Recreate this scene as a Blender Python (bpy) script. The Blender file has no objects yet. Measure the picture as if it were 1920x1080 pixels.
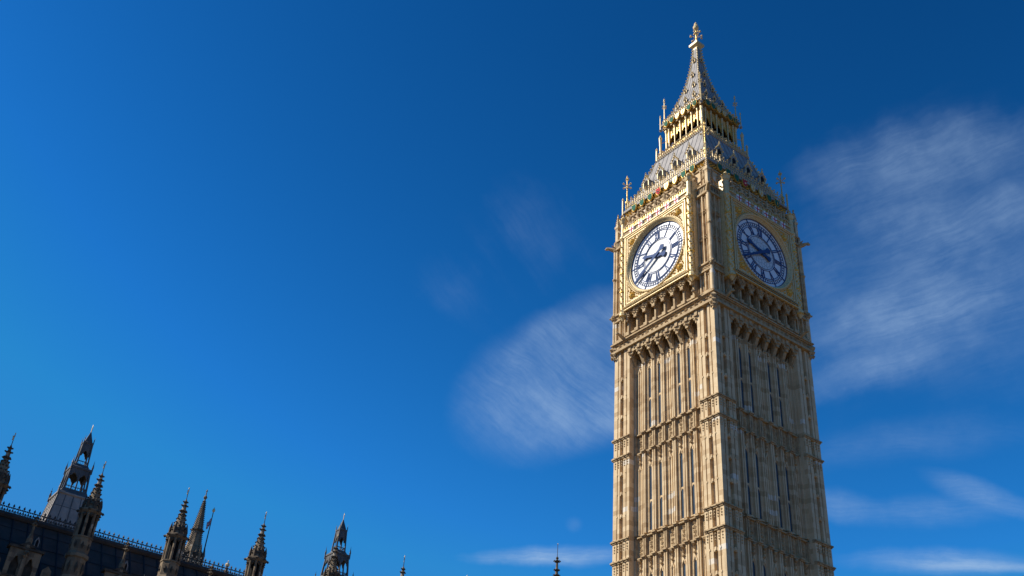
import bpy, math, random
from mathutils import Vector, Matrix
rnd = random.Random(7)
R = math.radians
SC = bpy.context.scene
COL = SC.collection

# ------------------------------------------------------------------ camera
CAM_POS = (56.044, -61.586, -2.516)
YAW, PITCH, ROLL = R(-55.1338), R(34.1919), R(4.5920)
cam_d = bpy.data.cameras.new("camera")
cam = bpy.data.objects.new("camera", cam_d)
COL.objects.link(cam)
fw = Vector((math.sin(YAW)*math.cos(PITCH), math.cos(YAW)*math.cos(PITCH), math.sin(PITCH)))
rt = Vector((math.cos(YAW), -math.sin(YAW), 0))
up = rt.cross(fw)
r2 = rt*math.cos(ROLL) + up*math.sin(ROLL)
u2 = -rt*math.sin(ROLL) + up*math.cos(ROLL)
M3 = Matrix((r2, u2, -fw)).transposed()
cam.matrix_world = Matrix.Translation(CAM_POS) @ M3.to_4x4()
cam_d.sensor_width = 36.0
cam_d.lens = 1965.16/1920*36
cam_d.clip_end = 20000
SC.camera = cam

# ------------------------------------------------------------------ exposure, sun, sky
SC.view_settings.view_transform = 'Standard'
SC.view_settings.look = 'None'
SC.view_settings.exposure = 0.32
SC.view_settings.gamma = 1.0
SUN_EL, SUN_LEFT = R(40), R(33)
to_sun = Vector((-math.sin(SUN_LEFT)*math.cos(SUN_EL), -math.cos(SUN_LEFT)*math.cos(SUN_EL), math.sin(SUN_EL)))
sun_d = bpy.data.lights.new("sun", 'SUN')
sun_d.energy = 5.0
sun_d.angle = R(0.53)
sun_d.color = (1.0, 0.93, 0.82)
sun = bpy.data.objects.new("sun", sun_d)
sun.rotation_euler = to_sun.to_track_quat('Z', 'Y').to_euler()
sun.location = (-60, -80, 90)
COL.objects.link(sun)

world = bpy.data.worlds.new("World")
SC.world = world
world.use_nodes = True
WN = world.node_tree
WN.nodes.clear()


class NT:
    """small helper for writing node trees"""
    def __init__(s, tree):
        s.t = tree

    def n(s, kind, props=None, **ins):
        nd = s.t.nodes.new(kind)
        for k, v in (props or {}).items():
            setattr(nd, k, v)
        for k, v in ins.items():
            key = int(k[1:]) if k[0] == '_' else k.replace('__', ' ')
            if hasattr(v, 'links') or isinstance(v, bpy.types.NodeSocket):
                s.t.links.new(v, nd.inputs[key])
            else:
                nd.inputs[key].default_value = v
        return nd

    def math(s, op, a, b=0.0, clamp=False):
        return s.n('ShaderNodeMath', {'operation': op, 'use_clamp': clamp}, _0=a, _1=b).outputs[0]

    def dot(s, a, b):
        return s.n('ShaderNodeVectorMath', {'operation': 'DOT_PRODUCT'}, _0=a, _1=tuple(b)).outputs['Value']

    def xyz(s, x, y, z):
        return s.n('ShaderNodeCombineXYZ', None, _0=x, _1=y, _2=z).outputs[0]

    def rng(s, v, a, b, c=0.0, d=1.0, kind='SMOOTHSTEP'):
        return s.n('ShaderNodeMapRange', {'interpolation_type': kind}, _0=v, _1=a, _2=b, _3=c, _4=d).outputs[0]

    def noise(s, vec, scale, detail=5.0, rough=0.55, dist=0.0):
        return s.n('ShaderNodeTexNoise', None, Vector=vec, Scale=scale, Detail=detail, Roughness=rough, Distortion=dist).outputs[0]

    def mix(s, f, a, b):
        nd = s.t.nodes.new('ShaderNodeMix')
        nd.data_type = 'RGBA'
        for key, v in ((0, f), (6, a), (7, b)):
            if isinstance(v, bpy.types.NodeSocket):
                s.t.links.new(v, nd.inputs[key])
            else:
                nd.inputs[key].default_value = v if key == 0 else (*v[:3], 1)
        return nd.outputs[2]


def build_sky():
    w = NT(WN)
    sky = w.n('ShaderNodeTexSky', {'sky_type': 'NISHITA', 'sun_disc': False, 'sun_elevation': SUN_EL,
                                   'sun_rotation': math.atan2(to_sun.x, to_sun.y), 'altitude': SKY_ALT,
                                   'air_density': 1.0, 'dust_density': SKY_DUST, 'ozone_density': SKY_OZONE})
    hs = w.n('ShaderNodeHueSaturation', None, Hue=SKY_HUE, Saturation=SKY_SAT, Value=1.0, Color=sky.outputs[0])
    # deep blue of a polarised sky: a steeper tone curve, capped so that the glare round the sun stays in range
    gm = w.n('ShaderNodeGamma', None, Color=hs.outputs[0], Gamma=SKY_GAMMA)
    cap = w.n('ShaderNodeMix', {'data_type': 'RGBA', 'blend_type': 'DARKEN'})
    cap.inputs[0].default_value = 1.0
    WN.links.new(gm.outputs[0], cap.inputs[6])
    cap.inputs[7].default_value = (*SKY_CAP, 1)
    d = w.n('ShaderNodeTexCoord').outputs['Generated']
    # the sky deepens towards the zenith a little more than the model's
    deep = w.rng(w.dot(d, (0, 0, 1)), 0.33, 0.82, 1.0, 0.83)
    zen = w.n('ShaderNodeVectorMath', {'operation': 'SCALE'}, _0=cap.outputs[2], Scale=deep).outputs[0]
    total = None

    def frame(az, el):
        az, el = R(az), R(el)
        c_ = Vector((math.sin(az)*math.cos(el), math.cos(az)*math.cos(el), math.sin(el)))
        e1 = Vector((math.cos(az), -math.sin(az), 0))
        c = w.dot(d, c_)
        return c, w.math('DIVIDE', w.dot(d, e1), c), w.math('DIVIDE', w.dot(d, e1.cross(c_)), c)

    # ragged outlines: every patch looks itself up through the same two octaves of wandering
    w1 = w.n('ShaderNodeTexNoise', None, Vector=d, Scale=9.0, Detail=2.0, Roughness=0.6).outputs['Color']
    w2 = w.n('ShaderNodeTexNoise', None, Vector=d, Scale=34.0, Detail=3.0, Roughness=0.65).outputs['Color']
    s1 = w.n('ShaderNodeSeparateXYZ', None, _0=w1).outputs
    s2 = w.n('ShaderNodeSeparateXYZ', None, _0=w2).outputs
    wx = w.math('ADD', w.math('MULTIPLY', w.math('SUBTRACT', s1[0], 0.5), 0.10), w.math('MULTIPLY', w.math('SUBTRACT', s2[0], 0.5), 0.030))
    wy = w.math('ADD', w.math('MULTIPLY', w.math('SUBTRACT', s1[1], 0.5), 0.10), w.math('MULTIPLY', w.math('SUBTRACT', s2[1], 0.5), 0.030))
    body = w.noise(d, 16.0, 4, 0.6)
    fluff = w.rng(w.noise(d, 30.0, 7, 0.62), 0.28, 0.72, 0.72, 1.22)
    fibres = []
    for az, el, turn, stretch, scale in FIBRES:
        c, x, y = frame(az, el)
        ca, sa = math.cos(R(turn)), math.sin(R(turn))
        xf = w.math('ADD', w.math('MULTIPLY', x, ca), w.math('MULTIPLY', y, sa))
        yf = w.math('ADD', w.math('SUBTRACT', w.math('MULTIPLY', y, ca), w.math('MULTIPLY', x, sa)), w.math('MULTIPLY', wy, 0.25))
        fib = w.noise(w.xyz(xf, w.math('MULTIPLY', yf, stretch), turn), scale, 5, 0.6, 0.2)
        hair = w.noise(w.xyz(xf, w.math('MULTIPLY', yf, stretch*1.8), turn+5), scale*5.0, 5, 0.6)
        fibres.append((fib, w.math('ADD', w.math('ADD', 0.30, w.math('MULTIPLY', w.rng(fib, 0.25, 0.75), 0.55)), w.math('MULTIPLY', w.rng(hair, 0.25, 0.75), 0.26))))
    for az, el, rot, rx, ry, soft, a1, a2, amt, group, rag in CLOUD_LIST:
        c, x, y = frame(az, el)
        k = min(1.0, ry/0.05)
        x = w.math('ADD', x, w.math('MULTIPLY', wx, k*rag))
        y = w.math('ADD', y, w.math('MULTIPLY', wy, k*rag))
        ca, sa = math.cos(R(rot)), math.sin(R(rot))
        fib, tex = fibres[group]
        a = w.math('ADD', w.math('MULTIPLY', x, ca/rx), w.math('MULTIPLY', y, sa/rx))
        b = w.math('SUBTRACT', w.math('MULTIPLY', y, ca/ry), w.math('MULTIPLY', x, sa/ry))
        r = w.math('SQRT', w.math('ADD', w.math('MULTIPLY', a, a), w.math('MULTIPLY', b, b)))
        r = w.math('ADD', r, w.math('MULTIPLY', w.math('SUBTRACT', body, 0.5), a1))
        r = w.math('ADD', r, w.math('MULTIPLY', w.math('SUBTRACT', fib, 0.5), a2))
        m = w.math('MULTIPLY', w.math('MULTIPLY', w.rng(r, 1.15, soft), w.math('MULTIPLY', tex, fluff)), w.math('MULTIPLY', w.math('GREATER_THAN', c, 0.6), amt))
        total = m if total is None else w.math('SUBTRACT', w.math('ADD', total, m), w.math('MULTIPLY', total, m))
    col = w.mix(w.math('MULTIPLY', w.math('MINIMUM', total, 0.9), CLOUD_AMT), zen, CLOUD_COL)
    bg = w.n('ShaderNodeBackground', None, Color=col, Strength=SKY_STRENGTH)
    out = w.n('ShaderNodeOutputWorld')
    WN.links.new(bg.outputs[0], out.inputs[0])


SKY_STRENGTH, SKY_GAMMA, SKY_SAT, SKY_HUE = 0.0550, 1.64, 1.30, 0.484
SKY_ALT, SKY_DUST, SKY_OZONE = 300.0, 0.15, 3.0
SKY_CAP = (0.56, 3.6, 9.2)
CLOUD_AMT = 0.88
CLOUD_COL = (5.4, 7.8, 11.2)
# fibre directions: az, el, turn, stretch, noise scale
FIBRES = [(-50.7, 30.0, -35.9, 4.0, 9.0), (-28.7, 34.7, 12.5, 4.0, 7.0), (-31.4, 21.0, -5.4, 5.0, 9.0), (-56.2, 37.0, -49.2, 5.5, 7.0)]
# az, el, turn, half length, half height, soft edge, raggedness (broad, fibrous), amount, fibre direction, wander
CLOUD_LIST = [
    (-48.38, 30.17, 20.5, 0.1507, 0.0706, 0.72, 0.10, 0.16, 0.40, 0, 0.30),
    (-50.62, 27.74, 1.9, 0.1051, 0.0240, 0.30, 0.25, 0.30, 0.20, 0, 0.30),
    (-54.52, 37.15, -7.5, 0.0752, 0.0473, -0.80, 1.40, 2.00, 0.13, 3, 1.20),
    (-57.94, 33.97, -20.4, 0.0569, 0.0331, -0.80, 1.40, 2.20, 0.11, 3, 1.20),
    (-27.96, 34.07, 1.1, 0.1657, 0.1375, 0.05, 0.50, 0.50, 0.34, 1, 0.90),
    (-28.26, 39.63, 1.0, 0.1196, 0.0354, 0.00, 0.60, 1.00, 0.30, 1, 0.80),
    (-30.84, 32.01, 10.6, 0.1052, 0.0318, 0.00, 0.50, 0.80, 0.42, 1, 0.70),
    (-32.50, 29.44, 10.7, 0.0928, 0.0244, 0.00, 0.50, 0.80, 0.40, 1, 0.70),
    (-26.80, 36.34, -0.5, 0.0846, 0.0239, 0.00, 0.70, 0.90, 0.22, 1, 0.70),
    (-31.69, 25.55, 0.5, 0.1240, 0.0214, 0.00, 0.50, 0.60, 0.15, 2, 0.70),
    (-35.81, 22.61, -15.9, 0.0410, 0.0181, 0.10, 0.60, 0.70, 0.32, 2, 0.70),
    (-31.47, 21.95, -2.9, 0.0801, 0.0168, 0.00, 0.60, 0.80, 0.26, 2, 0.70),
    (-28.41, 22.60, -26.9, 0.0550, 0.0127, 0.10, 0.50, 0.70, 0.36, 2, 0.60),
    (-51.52, 19.94, 3.2, 0.0858, 0.0105, 0.15, 0.50, 0.70, 0.75, 2, 0.80),
    (-31.07, 19.58, -5.8, 0.0940, 0.0116, 0.10, 0.50, 0.70, 0.60, 2, 0.80),
    (-29.31, 19.32, -6.4, 0.0683, 0.0053, 0.10, 0.40, 0.50, 0.70, 2, 0.60),
    (-50.45, 21.72, -23.4, 0.0098, 0.0086, 0.00, 0.50, 0.50, 0.15, 0, 0.80),
]
build_sky()


# ------------------------------------------------------------------ materials
def mat(name, rough=0.7, metal=0.0):
    m = bpy.data.materials.new(name)
    m.use_nodes = True
    b = m.node_tree.nodes['Principled BSDF']
    b.inputs['Roughness'].default_value = rough
    b.inputs['Metallic'].default_value = metal
    b.inputs['Specular IOR Level'].default_value = 0.25
    return m, NT(m.node_tree), b


def coords(w):
    return w.n('ShaderNodeTexCoord').outputs['Object']


def link(w, a, b):
    w.t.links.new(a, b)


def stone_mat(name, base, dark, light, course=0.42, block=0.85, patch=0.965, patch_col=None, dirt=None, dirt_amt=0.5):
    """ashlar: every block its own tone, a few renewed pale blocks, rain streaks, fine grain"""
    m, w, b = mat(name, 0.85)
    c = coords(w)
    s = w.n('ShaderNodeSeparateXYZ', None, _0=c)
    x, y, z = s.outputs
    u = w.math('ADD', x, w.math('MULTIPLY', y, 0.97))
    row = w.math('FLOOR', w.math('DIVIDE', z, course))
    colm = w.math('FLOOR', w.math('ADD', w.math('DIVIDE', u, block), w.math('MULTIPLY', row, 0.37)))
    wn = w.n('ShaderNodeTexWhiteNoise', {'noise_dimensions': '2D'}, Vector=w.xyz(row, colm, 0.0))
    val = wn.outputs[0]
    tone = w.mix(w.rng(val, 0.0, 1.0, kind='LINEAR'), base, light)
    tone = w.mix(w.math('MULTIPLY', w.rng(val, 0.42, 0.0), 0.55), tone, dark)
    big = w.noise(c, 0.22, 5, 0.6)
    tone = w.mix(w.math('MULTIPLY', w.rng(big, 0.45, 0.75), 0.25), tone, dark)
    if dirt:
        st = w.noise(w.xyz(w.math('MULTIPLY', x, 1.9), w.math('MULTIPLY', y, 1.9), w.math('MULTIPLY', z, 0.16)), 1.0, 6, 0.65)
        tone = w.mix(w.math('MULTIPLY', w.rng(st, 0.5, 0.78), dirt_amt), tone, dirt)
    if patch_col:
        tone = w.mix(w.math('MULTIPLY', w.math('GREATER_THAN', val, patch), 0.75), tone, patch_col)
    g = w.noise(c, 9.0, 4, 0.6)
    tone = w.mix(w.math('MULTIPLY', w.rng(g, 0.35, 0.7), 0.18), tone, dark)
    link(w, tone, b.inputs['Base Color'])
    bump = w.n('ShaderNodeBump', None, Strength=0.35, Distance=0.05, Height=g)
    link(w, bump.outputs[0], b.inputs['Normal'])
    return m


def noisy(name, c1, c2, scale=2.0, rough=0.6, metal=0.0, bump=0.2, detail=5):
    m, w, b = mat(name, rough, metal)
    c = coords(w)
    f = w.noise(c, scale, detail, 0.6)
    link(w, w.mix(w.rng(f, 0.3, 0.7), c1, c2), b.inputs['Base Color'])
    if bump:
        bp = w.n('ShaderNodeBump', None, Strength=bump, Distance=0.04, Height=w.noise(c, scale*5, 3))
        link(w, bp.outputs[0], b.inputs['Normal'])
    return m


STONE = stone_mat('tower_stone', (0.62, 0.455, 0.262), (0.38, 0.255, 0.135), (0.71, 0.555, 0.345),
                  patch=0.974, patch_col=(0.74, 0.69, 0.60), dirt=(0.20, 0.13, 0.075), dirt_amt=0.45)
CARVED = noisy('carved_stone', (0.54, 0.40, 0.225), (0.34, 0.235, 0.13), 2.5, 0.85, bump=0.5)
GOLDSTONE = noisy('gilt_painted_stone', (0.70, 0.54, 0.28), (0.56, 0.40, 0.17), 3.0, 0.5, 0.0, 0.2)
GOLD = noisy('gold_leaf', (0.78, 0.52, 0.14), (0.60, 0.36, 0.07), 6.0, 0.4, 0.3, 0.2)
PALEGOLD = noisy('pale_gilding', (0.76, 0.60, 0.33), (0.60, 0.43, 0.19), 6.0, 0.42, 0.12, 0.2)
LEAD = noisy('lead_roof', (0.37, 0.345, 0.32), (0.25, 0.235, 0.22), 1.2, 0.7, 0.0, 0.2)
LEADROLL = noisy('lead_roll', (0.20, 0.20, 0.22), (0.15, 0.15, 0.17), 2.0, 0.6, 0.1, 0.0)
BLACK = noisy('black_void', (0.012, 0.011, 0.010), (0.02, 0.018, 0.016), 2.0, 0.9, 0, 0)
LOUVRE = noisy('timber_louvre', (0.16, 0.13, 0.08), (0.10, 0.085, 0.055), 2.0, 0.8, 0, 0)
BLUE = noisy('prussian_blue_iron', (0.024, 0.060, 0.17), (0.036, 0.080, 0.21), 3.0, 0.7, 0, 0)
WHITE = noisy('white_paint', (0.80, 0.78, 0.76), (0.72, 0.70, 0.68), 3.0, 0.5, 0, 0)
RED = noisy('red_paint', (0.50, 0.04, 0.05), (0.44, 0.03, 0.04), 3.0, 0.8, 0, 0)
UMBER = noisy('dark_eaves_recess', (0.22, 0.13, 0.035), (0.30, 0.18, 0.05), 4.0, 0.6, 0, 0)  # dark gaps between the gold eaves bosses, put into the colour
GREEN = noisy('green_enamel', (0.012, 0.10, 0.06), (0.02, 0.14, 0.085), 5.0, 0.8, 0, 0)
IRON = noisy('dark_iron', (0.05, 0.045, 0.04), (0.08, 0.07, 0.06), 3.0, 0.6, 0.2, 0)
NAVY = noisy('navy_cloth', (0.02, 0.03, 0.16), (0.03, 0.04, 0.2), 3.0, 0.8, 0, 0)
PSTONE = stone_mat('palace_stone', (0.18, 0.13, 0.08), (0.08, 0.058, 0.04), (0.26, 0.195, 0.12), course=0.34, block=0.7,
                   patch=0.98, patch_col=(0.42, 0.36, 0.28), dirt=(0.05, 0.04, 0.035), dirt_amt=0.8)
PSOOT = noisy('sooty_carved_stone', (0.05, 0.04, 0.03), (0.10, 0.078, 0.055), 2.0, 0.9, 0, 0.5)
CAST = noisy('cast_iron_roof_plate', (0.040, 0.031, 0.024), (0.070, 0.055, 0.044), 0.8, 0.6, 0.0, 0.3)
CASTROLL = noisy('cast_iron_roll', (0.02, 0.02, 0.024), (0.03, 0.03, 0.034), 2.0, 0.5, 0.2, 0)
GREYLEAD = noisy('weathered_lead', (0.36, 0.32, 0.28), (0.25, 0.225, 0.20), 0.9, 0.6, 0.1, 0.3)
DARKLEAD = noisy('dark_lead', (0.08, 0.08, 0.08), (0.13, 0.125, 0.12), 1.5, 0.6, 0.1, 0.3)
PAVING = noisy('paving', (0.135, 0.10, 0.06), (0.105, 0.08, 0.048), 0.5, 0.9, 0, 0.2)


def glass_mat():
    m, w, b = mat('leaded_window_glass', 0.12)
    b.inputs['Specular IOR Level'].default_value = 0.12
    c = coords(w)
    n = w.noise(c, 3.0, 3)
    link(w, w.mix(n, (0.032, 0.050, 0.072), (0.065, 0.092, 0.125)), b.inputs['Base Color'])
    bp = w.n('ShaderNodeBump', None, Strength=0.3, Distance=0.03, Height=w.noise(c, 6.0, 2))
    link(w, bp.outputs[0], b.inputs['Normal'])
    return m


def dial_mat():
    """opal glass: iron glazing bars as an irregular web in the middle, radial bars outside"""
    m, w, b = mat('opal_dial_glass', 0.22)
    b.inputs['Specular IOR Level'].default_value = 0.9
    c = coords(w)
    s = w.n('ShaderNodeSeparateXYZ', None, _0=c)
    x, y, z = s.outputs
    flat = w.xyz(x, z, 0.0)
    r = w.n('ShaderNodeVectorMath', {'operation': 'LENGTH'}, _0=flat).outputs['Value']
    vor = w.n('ShaderNodeTexVoronoi', {'feature': 'DISTANCE_TO_EDGE', 'voronoi_dimensions': '2D'}, Vector=flat, Scale=2.6)
    web = w.math('MULTIPLY', w.rng(vor.outputs['Distance'], 0.075, 0.03), w.math('LESS_THAN', r, 1.66))
    ang = w.math('ARCTAN2', z, x)
    fr = w.math('ABSOLUTE', w.math('SUBTRACT', w.math('FRACT', w.math('MULTIPLY', ang, 48/6.28318)), 0.5))
    wid = w.math('MULTIPLY', fr, w.math('MULTIPLY', r, 6.28318/48))
    rad = w.math('MULTIPLY', w.rng(wid, 0.022, 0.008), w.math('GREATER_THAN', r, 1.78))
    lines = w.math('ADD', w.math('MULTIPLY', web, 0.75), w.math('MULTIPLY', rad, 0.28), clamp=True)
    n = w.noise(c, 1.3, 3)
    tone = w.mix(n, (0.84, 0.84, 0.83), (0.74, 0.75, 0.76))
    tone = w.mix(w.math('LESS_THAN', r, 1.66), tone, w.mix(n, (0.70, 0.69, 0.66), (0.58, 0.58, 0.57)))
    link(w, w.mix(lines, tone, (0.16, 0.15, 0.14)), b.inputs['Base Color'])
    return m


GLASS = glass_mat()
DIAL = dial_mat()


# ------------------------------------------------------------------ mesh helpers
class MB:
    """collects shapes; T maps local (x, o, z) to mesh coordinates: x along a wall, o outward from the axis, z up"""
    def __init__(s, mats):
        s.v, s.f, s.mi, s.mats, s.m = [], [], [], mats if isinstance(mats, list) else [mats], 0
        s.xf = None

    def P(s, p):
        if s.xf:
            p = s.xf(p)
        s.v.append((p[0], -p[1], p[2]))
        return len(s.v)-1

    def face(s, idx):
        s.f.append(tuple(idx))
        s.mi.append(s.m)

    def hexa(s, p):
        i = [s.P(q) for q in p]
        for q in ((0, 3, 2, 1), (4, 5, 6, 7), (0, 1, 5, 4), (1, 2, 6, 5), (2, 3, 7, 6), (3, 0, 4, 7)):
            s.face([i[k] for k in q])

    def box(s, x0, x1, o0, o1, z0, z1, slope=0.0):
        # slope: the front edge of the top drops by this much (weathering)
        s.hexa([(x0, o0, z0), (x1, o0, z0), (x1, o1, z0), (x0, o1, z0),
                (x0, o0, z1), (x1, o0, z1), (x1, o1, z1-slope), (x0, o1, z1-slope)])

    def octa(s, x, o, z, r, rz=None, ro=None):
        rz = rz or r
        ro = ro or r
        i = [s.P(p) for p in ((x+r, o, z), (x, o+ro, z), (x-r, o, z), (x, o-ro, z), (x, o, z+rz), (x, o, z-rz))]
        for a, b in ((0, 1), (1, 2), (2, 3), (3, 0)):
            s.face((i[a], i[b], i[4]))
            s.face((i[b], i[a], i[5]))

    def ball(s, x, o, z, r, n=8, k=4):
        s.lathe([(r*math.sin(math.pi*j/k), z - r*math.cos(math.pi*j/k)) for j in range(k+1)], x, o, n)

    def lathe(s, prof, x=0, o=0, n=8, turn=0.5):
        rings = []
        for r, z in prof:
            if r < 1e-4:
                rings.append([s.P((x, o, z))])
            else:
                rings.append([s.P((x+r*math.cos(2*math.pi*(k+turn)/n), o+r*math.sin(2*math.pi*(k+turn)/n), z)) for k in range(n)])
        for a, b in zip(rings, rings[1:]):
            for k in range(n):
                q = [a[k % len(a)], a[(k+1) % len(a)], b[(k+1) % len(b)], b[k % len(b)]]
                q = list(dict.fromkeys(q))
                if len(q) > 2:
                    s.face(q)
        for rg, rev in ((rings[0], True), (rings[-1], False)):
            if len(rg) > 2:
                s.face(rg[::-1] if rev else rg)

    def square(s, prof, x=0, o=0):
        s.lathe([(r*math.sqrt(2), z) for r, z in prof], x, o, 4, 0.5)

    def tube(s, pts, r, n=6):
        pts = [Vector(p) for p in pts]
        rings = []
        for k, p in enumerate(pts):
            t = (pts[min(k+1, len(pts)-1)] - pts[max(k-1, 0)]).normalized()
            a = t.orthogonal().normalized()
            b = t.cross(a)
            rr = r[k] if isinstance(r, (list, tuple)) else r
            rings.append([s.P(p + a*rr*math.cos(2*math.pi*j/n) + b*rr*math.sin(2*math.pi*j/n)) for j in range(n)])
        for a, b in zip(rings, rings[1:]):
            for j in range(n):
                s.face((a[j], a[(j+1) % n], b[(j+1) % n], b[j]))
        s.face(rings[0][::-1])
        s.face(rings[-1])

    def poly(s, pts, o0, o1):
        """prism of an (x, z) outline between two depths"""
        a = [s.P((x, o1, z)) for x, z in pts]
        b = [s.P((x, o0, z)) for x, z in pts]
        s.face(a)
        s.face(b[::-1])
        n = len(pts)
        for k in range(n):
            s.face((a[k], b[k], b[(k+1) % n], a[(k+1) % n]))

    def profile(s, pts, x0, x1):
        """prism of an (o, z) outline along x"""
        a = [s.P((x0, o, z)) for o, z in pts]
        b = [s.P((x1, o, z)) for o, z in pts]
        s.face(a)
        s.face(b[::-1])
        n = len(pts)
        for k in range(n):
            s.face((a[k], b[k], b[(k+1) % n], a[(k+1) % n]))

    def archwall(s, ops, x0, x1, z0, z1, o0, o1, cusp=0.0, n=12, top=None):
        """a plate with pointed (cusped) openings reaching down to z0; ops = (centre, half width, spring, apex)"""
        xs = [(x0, z0)]
        for c, hw, zs, za in ops:
            xs.append((c-hw, z0))
            for k in range(n+1):
                t = -1 + 2*k/n
                a = abs(t)
                h = (1-a**1.7)**0.8
                if cusp:
                    h -= cusp*max(0, 1-abs(a-0.62)/0.22)
                xs.append((c+hw*t, zs+(za-zs)*h))
            xs.append((c+hw, z0))
        xs.append((x1, z0))
        f = [(s.P((x, o1, b)), s.P((x, o1, z1 if top is None else top(x)))) for x, b in xs]
        g = [(s.P((x, o0, b)), s.P((x, o0, z1 if top is None else top(x)))) for x, b in xs]
        for k in range(len(xs)-1):
            if abs(xs[k][0]-xs[k+1][0]) > 1e-6:
                s.face((f[k][0], f[k+1][0], f[k+1][1], f[k][1]))
                s.face((g[k][0], g[k][1], g[k+1][1], g[k+1][0]))
                s.face((f[k][1], f[k+1][1], g[k+1][1], g[k][1]))
            s.face((f[k][0], g[k][0], g[k+1][0], f[k+1][0]))
        for k in (0, len(xs)-1):
            s.face((f[k][0], f[k][1], g[k][1], g[k][0]))

    def knot(s, x, o, z, r, n=5, depth=0.7):
        """a lump of carved foliage"""
        for k in range(n):
            a = 2*math.pi*k/n + rnd.uniform(-.4, .4)
            q = r*rnd.uniform(.45, .65)
            s.octa(x+q*math.cos(a), o, z+q*math.sin(a), r*rnd.uniform(.32, .46), None, r*depth*rnd.uniform(.4, .8))
        s.octa(x, o, z, r*.4, None, r*depth)

    def build(s, name, parent=None, loc=None, rotz=0.0, smooth=False):
        me = bpy.data.meshes.new(name)
        me.from_pydata(s.v, [], s.f)
        for m in s.mats:
            me.materials.append(m)
        me.polygons.foreach_set('material_index', s.mi)
        if smooth:
            me.polygons.foreach_set('use_smooth', [True]*len(s.f))
        me.update()
        import bmesh
        bm = bmesh.new()
        bm.from_mesh(me)
        bmesh.ops.recalc_face_normals(bm, faces=bm.faces)
        bm.to_mesh(me)
        bm.free()
        return obj(name, me, parent, loc, rotz)


def obj(name, me, parent=None, loc=None, rotz=0.0):
    o = bpy.data.objects.new(name, me)
    COL.objects.link(o)
    if parent:
        o.parent = parent
    if loc:
        o.location = loc
    o.rotation_euler.z = rotz
    return o


def tag(o, label, cat, group=None):
    o['label'] = label
    o['category'] = cat
    if group:
        o['group'] = group
    return o


def thing(name, loc, label, cat, group=None, rotz=0.0):
    return tag(obj(name, None, None, loc, rotz), label, cat, group)


def copy_tree(o, parent=None):
    c = o.copy()
    COL.objects.link(c)
    if parent:
        c.parent = parent
    for ch in list(o.children):
        copy_tree(ch, c)
    return c


def four(o, faces=(1, 2, 3)):
    """the same part on the other sides of the tower"""
    out = [o]
    base = o.location.copy()
    for k in faces:
        c = copy_tree(o, o.parent)
        c.rotation_euler.z = o.rotation_euler.z + k*math.pi/2
        c.location = Matrix.Rotation(k*math.pi/2, 3, 'Z') @ base
        out.append(c)
    return out


def structure(o):
    o['kind'] = 'structure'
    return o


# ------------------------------------------------------------------ ground
GZ = -4.2
g = MB(PAVING)
ring = [g.P((9000*math.cos(2*math.pi*k/64), 9000*math.sin(2*math.pi*k/64), GZ)) for k in range(64)]
g.face(ring)
structure(g.build('ground'))

# ------------------------------------------------------------------ clock tower
TOWER = thing('clock_tower', (0, 0, 0),
              'tall gothic honey stone clock tower with white dials, gilded frames and a lead spire', 'clock tower')
PITCHX = 1.19
S1, S2 = 38.38, 36.62                    # the two string courses closing the top tier
TIER = 9.2
TOP = 46.5


def rib(m, x, z0, z1):
    m.box(x-.165, x-.045, 4.9, 5.73, z0, z1)
    m.box(x+.045, x+.165, 4.9, 5.73, z0, z1)
    m.box(x-.045, x+.045, 4.9, 5.34, z0, z1)
    z = z0+.5
    while z < z1-.2:
        m.box(x-.044, x+.044, 5.34, 5.60, z, z+.13)
        z += 0.78


def tier(m, z0, z1, zw0, zw1, ztr, win):
    for i in range(-3, 4):
        c = PITCHX*i
        a, b = c-PITCHX/2+.165, c+PITCHX/2-.165
        if i in (-2, -1, 1, 2):
            m.box(a, c-.16, 4.95, 5.5, z0, z1)
            m.box(c+.16, b, 4.95, 5.5, z0, z1)
            m.box(c-.16, c+.16, 4.95, 5.5, z0, zw0)
            m.archwall([(c, .145, zw1-.3, zw1)], c-.16, c+.16, zw1-.32, z1, 4.95, 5.498)
            m.archwall([(c, .145, ztr-.25, ztr)], c-.16, c+.16, ztr-.27, ztr+.14, 4.95, 5.485)
            for sx in (-1, 1):
                m.box(c+sx*.205-.035, c+sx*.205+.035, 5.5, 5.555, z0, zw1-.1)
                m.poly([(c+sx*.24, zw1-.1), (c+sx*.16, zw1-.1), (c, zw1+.26), (c, zw1+.42)], 5.5, 5.58)
            m.box(c-.22, c+.22, 5.5, 5.62, zw0-.14, zw0, .06)
            for sx in (-1, 1):
                m.box(c+sx*.335-.03, c+sx*.335+.03, 5.5, 5.56, z0, z1)
        else:
            m.box(a, b, 4.95, 5.5, z0, z1)
            for sx in (-1, 1):
                m.box(c+sx*.15-.045, c+sx*.15+.045, 5.5, 5.60, z0, zw1+.05)
                m.box(c+sx*.34-.03, c+sx*.34+.03, 5.5, 5.57, z0, z1)
            for zk in (ztr,):
                m.knot(c-.14, 5.53, zk, .16, 4, .6)
                m.knot(c+.14, 5.53, zk+.03, .16, 4, .6)
            for sx in (-1, 1):
                m.poly([(c+sx*.20, zw1-.1), (c+sx*.10, zw1-.1), (c, zw1+.2), (c, zw1+.4)], 5.5, 5.62)
    for i in range(7-1):
        rib(m, (i-2.5)*PITCHX, z0, z1)
    for sx in (-1, 1):
        m.box(sx*4.085-.09, sx*4.085+.09, 4.9, 5.7, z0, z1)


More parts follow.
